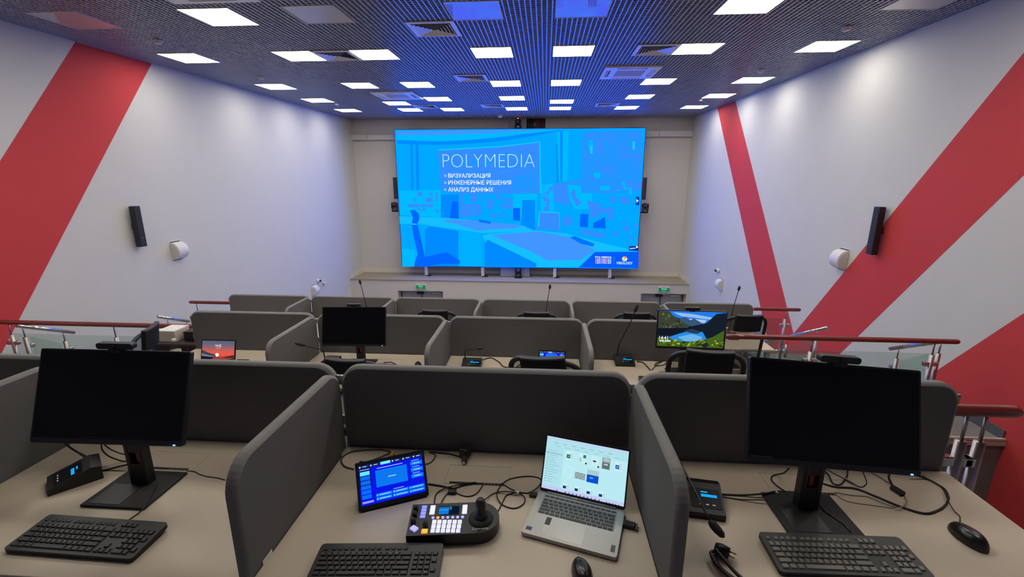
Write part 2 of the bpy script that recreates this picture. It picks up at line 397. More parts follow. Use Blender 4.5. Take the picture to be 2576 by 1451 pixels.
# cassette air conditioners
def mk_ac(x, y, label):
    t = thing('air_conditioner', label, 'air conditioner', (x, y, HC))
    pn = MB(); ct_ = [-.475, -.415, -.345, -.26, -.25, .25, .26, .345, .415, .475]
    for i in range(9):
        for j in range(9):
            cx, cy = (ct_[i] + ct_[i + 1]) / 2, (ct_[j] + ct_[j + 1]) / 2
            if (abs(cx) < .25 and abs(cy) < .25) or (abs(cx) < .26 and .345 < abs(cy) < .415) or (abs(cy) < .26 and .345 < abs(cx) < .415): continue
            pn.box(ct_[i], ct_[i + 1], ct_[j], ct_[j + 1], -.03, -.001)
    pn.build('panel', M_LOUV, t)
    bd = MB().box(-.455, .455, -.455, .455, .21, .22)
    for a in range(4):
        M = Matrix.Rotation(a * pi / 2, 4, 'Z'); bd.box(-.455, .455, -.455, -.45, -.002, .22, None, M).box(-.30, .30, -.305, -.30, -.002, .21, None, M)
    bd.build('casing', M_WMET, t)
    gr = MB().box(-.298, .298, -.298, .298, .02, .03).build('intake_filter', M_GREYP, t)
    for k in range(9): MB().box(-.252, .252, -.23 + k * .055, -.205 + k * .055, -.028, -.020).build('slat', M_WMET, gr)
    for a in range(4):
        M = Matrix.Rotation(a * pi / 2, 4, 'Z')
        MB().add([(-.255, -.405, -.030), (.255, -.405, -.030), (.255, -.365, -.012), (-.255, -.365, -.012)], [(0, 1, 2, 3)], None, M).build('flap', M_WHITE, t)
mk_ac(-3.42, 11.08, 'white cassette air conditioner beside a louvered vent, left of the screen')
mk_ac(1.46, 8.97, 'white cassette air conditioner lit blue by the video wall')
mk_ac(-3.47, 4.70, 'white cassette air conditioner above the nearest lit panel')
for q in ((397, 105), (658, 196), (848, 262), (1914, 178), (2130, 72), (1762, 251)):
    c = onz(*q, HC - .02); t = thing('smoke_detector', 'small round white smoke detector under the grid ceiling', 'smoke detector', (c.x, c.y, HC), 0, 'smoke detectors')
    MB().lathe([(.055, -.018), (.055, 0)]).build('base', M_WHITE, t); MB().lathe([(.025, -.05), (.042, -.045), (.045, -.018)]).build('sensor_cup', M_WHITE, t)
t = thing('motion_sensor', 'small white box sensor hanging at the far edge of ceiling', 'sensor', (-1.39, 14.6, HC))
MB().rbox(-.06, .06, -.04, .04, -.10, 0, .01).build('body', M_WHITE, t); MB().ball((0, -.04, -.06), .03, .015, .03).build('lens', M_WMET, t)

# ================================================================== VIDEO WALL
SY = 15.30; SX0, SX1, SZ0, SZ1 = -4.905, 3.115, -3.065, 1.445
vw = thing('video_wall', 'huge blue-lit LED video wall showing a presentation slide', 'video wall', ((SX0 + SX1) / 2, SY, SZ0))
MB().box((SX0 - SX1) / 2, (SX1 - SX0) / 2, .002, .10, 0, SZ1 - SZ0).build('cabinet', mat('screen_bezel', (.01, .012, .05), .4), vw)
for q in (1074, 1215, 1395, 1533):
    c = ony(q, 700, SY + .06)
    st = MB().box(-.05, .05, .0, .10, LEDGE - SZ0, 0).build('support_post', M_WMET, vw); st.location.x = c.x - vw.location.x
    MB().box(-.03, .16, -.02, .12, LEDGE - SZ0, LEDGE - SZ0 + .03).build('foot', M_BLK, st)
MB().box(-.62, .38, .06, .10, -.32, 0).build('camera_bracket_plate', mat('plate_shade_grey', (.30, .29, .31), .6), vw).location.x = -.86 - vw.location.x  # grey holds the shade under the screen, darkened in the plate's colour
# the slide: crop pixels of the photograph (970 + x/3.454, 300 + y/3.454) mapped on the screen plane
def sp(cx, cy):
    v = ony(970 + cx / 3.454, 300 + cy / 3.454, SY); return (v.x, v.z)
pt = Paint(.0008)
K = SCREEN_W
def bl(r, g, b, k=1.0):
    c = srgb(r, g, b); return glow((c[0], c[1], c[2] * K * k), 1.0)
C_BASE, C_BAND, C_PERI, C_PERI2 = bl(0, 168, 255), bl(0, 186, 255), bl(52, 142, 255), bl(34, 150, 255)
C_DARK, C_DARK2, C_LIGHT, C_DESK, C_LILAC = bl(0, 118, 255, .8), bl(0, 140, 255, .9), bl(20, 190, 255), bl(0, 176, 255), bl(66, 150, 255)
C_CHAIR, C_BANNER, C_LINE, C_CYAN = bl(0, 104, 240, .7), bl(0, 92, 235, .6), bl(30, 215, 255), bl(20, 205, 250)
pt.rect(SX0 + .02, SZ0 + .02, SX1 - .02, SZ1 - .02, C_BASE)
def pp(pts, m): pt.poly([sp(*q) for q in pts], m)
def arc(pts): return [(v.x, v.y) for v in bez([(a, b, 0) for a, b in pts], 6)]
top = arc([(98, 180), (500, 190), (900, 165), (1200, 128), (1530, 92)])
pp([(98, 104)] + top[::-1][:0] + [(98, 104), (1540, 95)] + top[::-1], C_BAND)
pp([(98, 104), (1330, 94)] + arc([(1330, 96), (1000, 118), (560, 134), (98, 140)]), C_LILAC)
pp(top + arc([(1530, 98), (1200, 160), (900, 198), (500, 222), (98, 212)]), C_DARK2)
pp([(455, 270), (1000, 240), (1342, 198), (1345, 640), (640, 650), (480, 615)], C_PERI)
pp([(465, 262), (1000, 232), (1342, 193), (1342, 200), (1000, 241), (455, 272)], C_CYAN)
pp([(1335, 198), (1345, 198), (1352, 640), (1342, 640)], C_CYAN)
for x0, x1 in ((215, 235), (262, 285), (1480, 1500), (1560, 1572)): pp([(x0, 215), (x1, 215), (x1 + 8, 620), (x0 + 8, 620)], C_DARK2)
pp([(1490, 105), (1590, 100), (1580, 535), (1505, 540)], C_BAND)
pp([(1516, 105), (1540, 104), (1535, 538), (1520, 538)], C_DARK2)
pp([(1712, 112), (2232, 92), (2212, 560), (2180, 640), (1900, 640), (1700, 640), (1460, 556), (1700, 522)], C_PERI2)
random.seed(3)
for k in range(46):     # data tiles on the pictured wall screens
    x0 = random.uniform(1720, 2180); y0 = random.uniform(120, 600); a = random.uniform(20, 90); b = random.uniform(18, 70)
    pp([(x0, y0), (min(x0 + a, 2225), y0 - 3), (min(x0 + a, 2222), y0 + b), (x0 + 2, y0 + b)], random.choice((C_PERI, C_PERI, C_PERI2, C_BAND, C_CYAN if a < 40 else C_PERI)))
for k in range(26):
    x0 = random.uniform(470, 1270); y0 = random.uniform(285, 600); a = random.uniform(20, 90); b = random.uniform(10, 60)
    pp([(x0, y0), (x0 + a, y0 - 3), (x0 + a, y0 + b), (x0, y0 + b)], random.choice((C_PERI2, C_PERI2, C_BAND if a < 35 else C_PERI, C_PERI)))
pp([(1120, 490), (1310, 482), (1312, 620), (1090, 620)], C_PERI2)
pp([(125, 620), (480, 612), (485, 850), (130, 830)], C_BAND)
for (x0, y0, x1, y1) in ((285, 630, 325, 670), (385, 637, 413, 663), (247, 685, 270, 715), (355, 680, 415, 720), (440, 635, 455, 715), (200, 735, 300, 762), (308, 735, 416, 762), (325, 770, 350, 795), (288, 770, 312, 790), (442, 780, 464, 808)):
    pp([(x0, y0), (x1, y0), (x1, y1), (x0, y1)], C_PERI)
pp([(485, 655), (640, 650), (640, 860), (485, 850)], C_DARK2); pp([(585, 712), (632, 712), (640, 862), (560, 862)], C_CHAIR)
pp([(640, 655), (1110, 650), (1110, 880), (640, 850)], C_BASE)
for (x0, y0, x1, y1) in ((650, 660, 680, 740), (735, 650, 805, 720), (835, 665, 860, 710), (880, 695, 940, 775), (655, 735, 830, 770), (650, 770, 760, 845), (770, 760, 830, 835), (1000, 735, 1165, 770), (1010, 675, 1040, 708), (960, 650, 990, 690), (920, 815, 965, 850), (1050, 690, 1105, 730), (980, 820, 1010, 842), (1020, 790, 1045, 815)):
    pp([(x0 + 3, y0), (x1, y0 + 3), (x1 - 3, y1), (x0, y1)], C_PERI)
pp([(1110, 650), (1315, 645), (1312, 885), (1110, 870)], C_BAND); pp([(1110, 770), (1170, 768), (1170, 880), (1110, 875)], C_CHAIR); pp([(1190, 700), (1300, 700), (1300, 960), (1180, 920)], C_DARK2)
pp([(1350, 570), (1455, 558), (1460, 820), (1350, 800)], C_BAND)
for k in range(22):
    x0 = random.uniform(1360, 1430); y0 = random.uniform(575, 780); a = random.uniform(8, 30); b = random.uniform(8, 36); pp([(x0, y0), (x0 + a, y0), (x0 + a, y0 + b), (x0, y0 + b)], C_PERI)
pp([(1462, 565), (1570, 560), (1600, 755), (1550, 735), (1465, 710)], C_PERI); pp([(1575, 565), (1690, 575), (1700, 640), (1790, 640), (1800, 780), (1640, 780), (1600, 700)], C_BAND)
pp([(1600, 640), (1640, 600), (1660, 680), (1700, 720), (1660, 760), (1640, 720)], C_PERI)
pp([(1745, 700), (1870, 735), (1830, 860), (1780, 850)], C_PERI); pp([(1840, 770), (1975, 762), (1970, 815), (1835, 815)], C_PERI)
for (x0, y0, x1, y1) in ((1945, 668, 2000, 715), (2035, 675, 2112, 735), (1920, 825, 1975, 865), (2055, 880, 2080, 900), (1955, 970, 1990, 1000), (2000, 985, 2030, 1010), (1375, 760, 1420, 795), (1900, 620, 1945, 645), (2145, 905, 2180, 930), (2110, 1010, 2140, 1045)):
    pp([(x0, y0), (x1, y0), (x1, y1), (x0, y1)], C_PERI)
pp([(2045, 940), (2080, 915), (2120, 945), (2085, 975)], C_PERI)
pp([(1335, 802), (1510, 805), (1515, 960), (1320, 930)], C_CYAN); pp([(1340, 808), (1506, 812), (1510, 950), (1335, 925)], C_PERI)
pp([(1290, 920), (1525, 945), (1520, 968), (1310, 945)], C_PERI)
pt.disc(*sp(1578, 880), .165, C_PERI, 20)
pp([(1690, 820), (1760, 820), (1755, 935), (1685, 930)], C_CHAIR); pp([(1800, 900), (1900, 845), (1910, 945), (1800, 940)], C_CHAIR); pp([(1685, 945), (1910, 990), (1905, 1030), (1790, 1010), (1700, 990)], C_PERI)
# pictured desks, floor and chair
pp([(130, 840), (560, 855), (1200, 920), (1290, 965), (840, 985), (310, 905), (135, 905)], C_LIGHT)
pp([(540, 868), (820, 880), (1170, 915), (1160, 938), (800, 962), (620, 905), (520, 890)], C_LILAC)
pp([(815, 865), (915, 885), (920, 905), (820, 890)], C_DARK)
pp([(345, 930), (380, 915), (830, 990), (845, 1270), (350, 1270)], C_DESK); pp([(350, 950), (390, 925), (640, 965), (640, 1270), (350, 1270)], C_DARK2)
pp([(640, 968), (800, 1000), (830, 1050), (830, 1250), (640, 1180)], C_DESK)
pp([(845, 1005), (910, 990), (1300, 960), (1560, 985), (1900, 1075), (2190, 1140), (1815, 1145), (1690, 1275), (1310, 1280), (870, 1060)], C_LIGHT)
pp([(920, 1000), (1330, 970), (1600, 1020), (1820, 1130), (1690, 1215), (1400, 1220), (1260, 1140)], C_LILAC)
pp([(862, 1080), (890, 1040), (1310, 1245), (1310, 1282), (866, 1278)], C_DARK2)
pp([(1600, 1020), (1640, 1010), (1810, 1075), (1800, 1100), (1690, 1075)], C_DARK)
pp([(152, 1115), (270, 1130), (260, 1272), (156, 1272)], C_BAND)
pp([(222, 788), (262, 785), (298, 815), (302, 865), (285, 905), (310, 1000), (350, 1190), (540, 1148), (655, 1225), (650, 1248), (480, 1250), (352, 1274), (262, 1270), (262, 1240), (290, 1165), (250, 1000), (238, 905), (248, 850)], C_CHAIR)
pp([(240, 900), (282, 905), (280, 913), (240, 910)], C_LINE)
# lettering
def ptext(s, x0, y0, x1, y1, m, thin=0.0):
    a = sp(x0, y1); b = sp(x1, y0); pt.text(s, a[0], a[1], b[0], b[1], m, thin)
C_TXT, C_TXT2 = glow((.55, .95, 2.0), 1.0), glow((.95, 1.0, 1.4), 1.0)
ptext('POLYMEDIA', 507, 303, 1297, 418, C_TXT, -.028)
for i, s in enumerate(('ВИЗУАЛИЗАЦИЯ', 'ИНЖЕНЕРНЫЕ РЕШЕНИЯ', 'АНАЛИЗ ДАННЫХ')):
    y0 = (470, 530, 590)[i]; ptext(s, 553, y0, (915, 1093, 940)[i], y0 + (44, 36, 44)[i], C_TXT2, .008)
    pt.disc(*sp(527, y0 + 20), .046, bl(110, 190, 255, .6))
pp([(1815, 1146), (2192, 1146), (2188, 1286), (1676, 1280)], C_BANNER)
ptext('POLYMEDIA', 1817, 1184, 1960, 1198, C_TXT2, .012)
lc = (glow((.9, .25, .3), 1), glow((.35, .75, .7), 1), glow((.8, .85, .95), 1))
for i in range(9):
    for j in range(4):
        a = 1818 + i * 15.5; b = 1203 + j * 11.5; pp([(a, b), (a + 11, b), (a + 11, b + 8), (a, b + 8)], lc[0] if i % 3 == 0 else (lc[1] if (i + j) % 2 else lc[2]))
pp([(1975, 1185), (1978, 1185), (1978, 1255), (1975, 1255)], bl(60, 150, 255))
for k, c in enumerate(((.95, .3, .1), (.95, .8, .2), (.3, .8, .3), (.9, .9, .6))):
    a0 = k * pi / 2 + .4; cx, cy = sp(2069, 1204); pt.poly([(cx, cy)] + [(cx + .085 * cos(a0 + i * pi / 12), cy + .085 * sin(a0 + i * pi / 12)) for i in range(7)], glow(c, 1))
ptext('VISIOLOGY', 1997, 1230, 2138, 1250, C_TXT2, .012)
pp([(2165, 670), (2196, 670), (2194, 745), (2163, 743)], bl(0, 70, 160, .4)); pp([(2170, 690), (2190, 706), (2170, 720)], C_TXT2)
pp([(2108, 1095), (2190, 1092), (2188, 1135), (2104, 1132)], bl(10, 50, 120, .4)); pp([(2113, 1110), (2160, 1106), (2160, 1118), (2111, 1122)], bl(150, 190, 230, .5)); pp([(2166, 1090), (2188, 1102), (2168, 1114)], C_TXT2)
sl = pt.build('slide_image', vw, frame((0, SY, 0), (1, 0, 0), (0, 0, 1)))
sl.location = Vector((0, SY - .0, 0)) - Vector(vw.location)

# PTZ cameras round the screen
def mk_ptz(loc, label, bracket=None):
    t = thing('ptz_camera', label, 'camera', loc, 0)
    MB().lathe([(.105, 0), (.11, .03), (.10, .10), (.085, .12)], 20).build('base', M_BLK, t)
    MB().box(-.105, -.075, -.05, .05, .09, .27).box(.075, .105, -.05, .05, .09, .27).build('yoke', M_BLK, t)
    hd = MB().ball((0, 0, .21), .085, .10, .09).build('head', M_BLK, t)
    MB().tube([(0, -.08, .21), (0, -.13, .21)], .05, 16).build('lens', mat('lens_glass', (.05, .02, .015), .1), hd)
    MB().box(-.02, .02, -.112, -.10, .03, .05).build('indicator', M_STEEL, t)
    if bracket: MB().box(*bracket).build('bracket', M_BLK, t)
    return t
tc_ = mk_ptz((-.884, 15.34, SZ1 + .002), 'black pan-tilt camera standing on top of the video wall')
MB().ball((0, -.09, .29), .018, .018, .018).build('tally_light', glow((1, .12, .03), 3), tc_)
mk_ptz((SX0 - .14, 15.32, -1.17), 'black pan-tilt camera below column speaker at screen edge, beside pictured chair', (-.10, .16, -.02, .10, -.03, 0))
mk_ptz((SX1 + .14, 15.32, -1.17), 'black pan-tilt camera below column speaker at screen edge, beside pictured data tiles', (-.16, .10, -.02, .10, -.03, 0))
mk_ptz((-.86, 15.24, LEDGE + .04), 'black pan-tilt camera on the ledge beneath the video wall', (-.12, .12, -.10, .12, -.04, 0))
# column speakers
def mk_column(loc, rz, label, L=.65, W=.075):
    t = thing('column_speaker', label, 'speaker', loc, rz)
    MB().rbox(-W / 2, W / 2, -.13, -.045, -L / 2, L / 2, .006).build('cabinet', M_BLK, t)
    MB().box(-W / 2 + .008, W / 2 - .008, -.132, -.13, -L / 2 + .02, L / 2 - .02).build('grille', M_BLK2, t)
    MB().box(-.02, .02, -.046, 0, -.04, .05).build('bracket', M_BLK, t)
    MB().box(-.006, .006, -.135, -.131, -L / 2 + .13, -L / 2 + .142).build('logo_plate', M_STEEL, t)
mk_column((XL, 6.85, -.79), pi / 2, 'black column speaker on the wall beside broad red stripe, shadow behind', .64, .12)
mk_column((XR, 6.70, -.75), -pi / 2, 'black column speaker on the wall crossing the red stripe edge', .66, .12)
mk_column((SX0 - .075, SY + .10, -.42), 0, 'slim black column speaker at the screen edge, above pictured chair side', .70, .11)
mk_column((SX1 + .075, SY + .10, -.42), 0, 'slim black column speaker at the screen edge, beside pictured data tiles', .70, .11)
# D-shaped white wall speakers
def mk_wallsp(loc, s, label, k=1.0):
    t = thing('wall_speaker', label, 'speaker', loc, 0)
    H, Dp, W = .165 * k, .15 * k, .11 * k
    prof = [(0, H)] + [(s * Dp * sin(pi * i / 14), H * .92 * cos(pi * i / 14)) for i in range(15)] + [(0, -H)]
    MB().prism(prof, -W, W, 'y').build('housing', M_WHITE, t)
    prof2 = [(s * .9 * Dp * sin(pi * i / 14) + s * .004, H * .8 * cos(pi * i / 14)) for i in range(15)]
    MB().prism(prof2, -W - .012 * k, -W, 'y').build('side_cap', M_WMET, t)
    MB().prism([(a * .96, b * .96) for a, b in prof2], -W - .004, -W + .002, 'y').build('seam', M_GREYP, t)
    return t
mk_wallsp((XL, 7.62, -1.30), 1, 'white D-shaped wall speaker near the column speaker on plain wall')
mk_wallsp((XR, 7.42, -1.28), -1, 'white D-shaped wall speaker beside the diagonal red stripe')
mk_wallsp((XL, 12.2, -3.18), 1, 'white D-shaped wall speaker under the dome camera on plain wall', .95)
mk_wallsp((XR, 12.1, -2.80), -1, 'white D-shaped wall speaker under the dome camera near narrow red stripe', .95)
def mk_dome(loc, s, label):
    t = thing('security_camera', label, 'camera', loc, 0)
    MB().lathe([(.05, 0), (.06, .02), (.05, .08)], 16, None, Matrix.Rotation(s * pi / 2, 4, 'Y')).build('housing', M_WHITE, t)
    MB().ball((s * .09, -.01, 0), .035, .035, .035).build('lens', M_BLK, t)
mk_dome((XL, 12.47, -2.96), 1, 'small white security camera on the wall above D-shaped speaker, plain wall')
mk_dome((XR, 12.35, -2.47), -1, 'small white security camera on the wall near the narrow red stripe')
t = thing('wall_bracket', 'small white bracket on the wall beside the security camera', 'bracket', (XL, 12.75, -3.08))
MB().box(0, .10, -.05, .05, -.01, .01).box(0, .02, -.05, .05, -.12, .0).tube([(.05, 0, -.10), (.05, 0, 0)], .03).build('body', M_WHITE, t)
# exit signs
for a, b, z0, z1, lb in ((-4.262, -3.946, -3.70, -3.575, 'green exit sign over the door beside plain wall'), (3.72, 4.066, -3.65, -3.53, 'green exit sign over the door beside the striped wall')):
    t = thing('exit_sign', lb, 'exit sign', ((a + b) / 2, YLOW, z0)); hw = (b - a) / 2; hh = z1 - z0
    MB().rbox(-hw - .01, hw + .01, -.045, 0, -.02, hh + .03, .004).build('housing', M_WHITE, t)
    MB().box(-hw, hw, -.05, -.045, 0, hh).build('face', M_GREEN, t)
    P = Paint(.0006); P.text('ВЫХОД', -hw * .5, hh * .5, hw * .5, hh * .86, G(190, 255, 220), .01); P.text('EXIT', -hw * .28, hh * .14, hw * .28, hh * .38, G(140, 230, 180))
    P.build('lettering', t, frame((0, -.0505, 0), (1, 0, 0), (0, 0, 1)))
# cable chase above the screen
t = thing('cable_chase', 'dark open cable chase with hanging hoses above the video wall', 'cable duct', (-.32, YB - .01, 1.46))
MB().box(-.90, -.34, -.14, .008, -.1, .33).build('side_cover', mat('cover_grey', (.40, .38, .36), .6), t)
for k in range(4): MB().tube([(-.28 + k * .075, .03, -.03), (-.28 + k * .075, .03, .335)], .025).build('hose', mat('hose_blue', (.02, .025, .05), .4) if k != 3 else M_STEEL, t)
for k in range(2): MB().tube([(.08 + k * .13, .05, -.03), (.08 + k * .13, .05, .335)], .035).build('hose', mat('hose_red', (.20, .05, .04), .5), t)

# ================================================================== DESKS AND DIVIDERS
def mk_desk(x0, x1, y0, y1, zt, floor, label, hatch=False, group=None):
    t = thing('desk', label, 'desk', ((x0 + x1) / 2, (y0 + y1) / 2, floor), 0, group)
    hw, hd, h = (x1 - x0) / 2, (y1 - y0) / 2, zt - floor
    top = MB().rbox(-hw, hw, -hd, hd, h - .028, h, .003).build('tabletop', M_DESK, t)
    for s in (-1, 1):
        MB().box(s * (hw - .06) - .025, s * (hw - .06) + .025, -hd + .05, -hd + .10, .03, h - .028).box(s * (hw - .06) - .025, s * (hw - .06) + .025, hd - .10, hd - .05, .03, h - .028).box(s * (hw - .06) - .025, s * (hw - .06) + .025, -hd + .02, hd - .02, 0, .03).build('leg_frame', M_WMET, t)
    MB().box(-hw + .1, hw - .1, hd - .06, hd - .04, h - .40, h - .028).build('modesty_panel', M_WMET, t)
    if hatch is not False:
        hx, hy = hatch[0] - t.location.x, hatch[1] - t.location.y
        f = MB()
        for (a, b, c, d) in ((-.13, .13, .058, .062), (-.13, .13, -.062, -.058), (-.13, -.126, -.062, .062), (.126, .13, -.062, .062)): f.box(hx + a, hx + b, hy + c, hy + d, h, h + .0006)
        cf = f.build('cable_hatch', M_DESKEDGE, t)
        MB().rbox(hx - .108, hx + .108, hy - .046, hy + .048, h, h + .0009, .0003).build('lid', M_DESK, cf)
        bs = MB().box(hx - .108, hx + .108, hy - .060, hy - .047, h, h + .0009).build('brush_strip', M_BLK2, cf)
        for k in range(6): MB().box(hx + .03 + k * .013, hx + .036 + k * .013, hy - .0605, hy - .0465, h + .0009, h + .0012).build('bristle', M_STEEL, cf)
    return t
def mk_back(x0, x1, y, zt, zb, label, group=None, r=.09):
    t = thing('desk_divider', label, 'divider', ((x0 + x1) / 2, y, zb), 0, group); hw = (x1 - x0) / 2; h = zt - zb
    out = rrect(-hw, hw, 0, h, r, 8, (0, 0, 1, 1))
    inn = rrect(-hw + .012, hw - .012, .012, h - .012, r - .010, 8, (0, 0, 1, 1))
    MB().prism(inn, -.020, .020, 'y').build('panel', M_FAB, t)
    n = len(out); e = MB()
    for i in range(n):
        j = (i + 1) % n
        a, b, c, d = out[i], out[j], inn[j], inn[i]
        e.add([(a[0], -.013, a[1]), (b[0], -.013, b[1]), (c[0], -.0205, c[1]), (d[0], -.0205, d[1]), (a[0], .013, a[1]), (b[0], .013, b[1]), (c[0], .0205, c[1]), (d[0], .0205, d[1])],
              [(0, 1, 2, 3), (4, 7, 6, 5), (0, 4, 5, 1)], None, None, True)
    e.build('edge_piping', M_FABEDGE, t)
    for s in (-1, 1):
        for hh in (.2, .36): MB().tube([(s * (hw + .004), 0, h * hh / .42 - .02), (s * (hw + .004), 0, h * hh / .42 + .02)], .010).build('joint_clamp', M_STEEL, t)
    return t
def mk_side(x, y0, y1, zt, zb, label, group=None, r=.10, clip=None):
    t = thing('side_divider', label, 'divider', (x, (y0 + y1) / 2, zb), 0, group); hd = (y1 - y0) / 2; h = zt - zb
    out = rrect(-hd, hd, 0, h, r, 8, (0, 0, 1, 1)); inn = rrect(-hd + .012, hd - .012, .012, h - .012, r - .010, 8, (0, 0, 1, 1))
    MB().prism(inn, -.019, .019, 'x').build('panel', M_FAB, t)
    n = len(out); e = MB()
    for i in range(n):
        j = (i + 1) % n; a, b, c, d = out[i], out[j], inn[j], inn[i]
        e.add([(-.012, *a), (-.012, *b), (-.0195, *c), (-.0195, *d), (.012, *a), (.012, *b), (.0195, *c), (.0195, *d)], [(0, 1, 2, 3), (4, 7, 6, 5), (0, 4, 5, 1)], None, None, True)
    e.build('edge_piping', M_FABEDGE, t)
    if clip is not None:
        for yy in clip: MB().rbox(.0196, .0225, yy - .025, yy + .025, .03, .15, .001).build('clip', M_WHITE, t)
    return t
zt = -.795
DESK1 = [('beige desk holding the monitor with a blue power light and a wedge microphone', BX[2], BX[3], (-1.56, 1.61)),
         ('beige desk holding the open laptop and the joystick controller', BX[3], BX[4], (-.25, 1.605)),
         ('beige desk holding the keyboard with worn keys beside the handrail', BX[4], 1.66, (1.02, 1.64)),
         ('beige empty end desk behind the green-tinged side divider', BX[1], BX[2], False)]
for lb, a, b, hx in DESK1: mk_desk(a + .022, b - (.022 if b < 1.66 else 0), 1.03, 1.765, D1, T1, lb, hx)
for lb, a, b in (('charcoal fabric divider behind the large monitor and wedge microphone', BX[2], BX[3]), ('charcoal fabric divider behind the laptop and touch panel', BX[3], BX[4]),
                 ('charcoal fabric divider next to the nearest red handrail', BX[4], 1.665), ('charcoal fabric end divider below the glass balustrade', BX[1], BX[2])):
    mk_back(a + .012, b - .012, P1, zt, D1 - .12, lb, None, .085)
mk_side(BX[2], 1.06, 1.755, zt, D1 - .14, 'grey fabric side divider behind the wedge microphone')
mk_side(BX[3], 1.06, 1.755, zt, D1 - .14, 'grey fabric side divider with white clips beside the touch panel', None, .10, (-.26, .31))
mk_side(BX[4], 1.075, 1.755, zt, D1 - .14, 'grey fabric side divider beside the open grey laptop')
z2 = -1.268
L2 = ['with the sunset laptop', 'with the switched-off middle monitor', 'with the small tablet and short microphone', 'with the lake wallpaper monitor']
for i in range(4):
    a, b = BX[1 + i], BX[2 + i]
    mk_desk(a + .022, b - (.045 if i == 2 else .022), 3.25, 3.985, D2, T2, 'beige middle-row desk ' + L2[i], (((a + b) / 2 + .1, 3.80) if i in (1, 2, 3) else False))
    mk_back(a + .012, b - .012, P2, z2, D2 - .12, 'dark grey middle-row divider behind the desk ' + L2[i], None, .09)
for i, lb in ((2, 'grey middle-row side divider beside the low gooseneck microphone'), (3, 'grey middle-row side divider beside the short bent microphone'), (4, 'grey middle-row side divider beside the tall gooseneck microphone')):
    mk_side(BX[i] - (.018 if i == 4 else 0), 3.20, 3.975, z2, D2 - .14, lb)
z3 = -1.715
L3 = ['grey fabric far-row end divider beside the distant handrail at the plain wall', 'grey fabric far-row divider behind the tall microphone above the middle monitor', 'grey fabric far-row divider below the exit sign near the plain wall',
      'grey fabric far-row divider behind the tall microphone before the video wall', 'grey fabric far-row divider seen past the tall microphone by lake monitor', 'grey fabric far-row end divider right behind the lake wallpaper monitor']
for i in range(6):
    a, b = BX[i], BX[i + 1]
    mk_desk(a + .022, b - .022, 5.52, 6.245, D3, T3, 'beige desk in the farthest row below the video wall', False, 'farthest row desks')
    mk_back(a + .012, b - .012, P3, z3, D3 - .12, L3[i], 'farthest row back dividers', .085)
for i in range(1, 6):
    mk_side(BX[i], 5.58, 6.235, z3, D3 - .14, 'grey fabric side divider in the farthest row', 'farthest row side dividers')

# ================================================================== BALUSTRADES
def balustrade(y, zr, x0, x1, posts, floor, label, pane_x, glass_top=-.13, rr=.026):
    t = thing('glass_balustrade', label, 'railing', (x0, y, floor)); H = zr - floor
    e = x1 - x0
    MB().tube([(0, 0, H)] + [(e * k / 6, 0, H) for k in range(1, 6)] + [(e - .02 * (1 if e > 0 else -1), 0, H), (e, 0, H)], [rr] * 6 + [rr, rr * .75], 14).build('handrail', M_RAIL, t)
    for px in posts:
        pr = MB().tube([(px - x0, 0, 0), (px - x0, 0, H - .145)], .021, 14).build('post', M_STEEL, t)
        MB().tube([(px - x0, 0, H - .145), (px - x0, 0, H - .02)], .007, 8).build('stem', M_STEEL, pr)
        MB().lathe([(.06, 0), (.06, .012), (.022, .02)], 16, None, Matrix.Translation((px - x0, 0, 0))).build('flange', M_STEEL, pr)
        for zz in (.25, H - .24):
            for s in (-1, 1):
                if not any(min(q) - .1 < px + s * .05 < max(q) + .1 for q in pane_x): continue
                MB().rbox(min(s * .018, s * .07) + px - x0, max(s * .018, s * .07) + px - x0, -.02, .02, zz - .022, zz + .022, .008).build('glass_clamp', M_CHROME, pr)
    for a, b in pane_x:
        MB().box(a - x0, b - x0, -.004, .004, .12, H + glass_top).build('glass_pane', M_GLASS, t)
    return t
c = [ony(q, 880, 4.54).x for q in (2040, 2348)]
balustrade(4.54, ony(2100, 852, 4.54).z, 1.72, ony(2413, 855, 4.54).x, c, -2.60, 'red wooden handrail with glass panes beside the lake wallpaper monitor', [(2.03, c[0] - .04), (c[0] + .04, c[1] - .04)])
c = [ony(q, 850, 4.42).x for q in (31, 292)]
balustrade(4.42, ony(300, 817, 4.42).z, -3.45, XL + .08, c, T2, 'red wooden handrail with glass panes beside the printer and box', [(-3.5, c[1] + .04), (c[1] - .04, c[0] + .04)])
c = [ony(1976, 800, 6.75).x]
balustrade(6.75, ony(1950, 778, 6.75).z, 2.85, ony(2013, 779, 6.75).x, c, T3, 'distant red handrail with glass in front of the narrow red wall stripe', [(2.9, c[0] - .05)])
c = [ony(497, 780, 6.75).x]
balustrade(6.75, ony(540, 761, 6.75).z, -4.6, ony(477, 760, 6.75).x, c, T3, 'distant red handrail with glass in front of the plain wall', [(-4.6, c[0] + .05)])
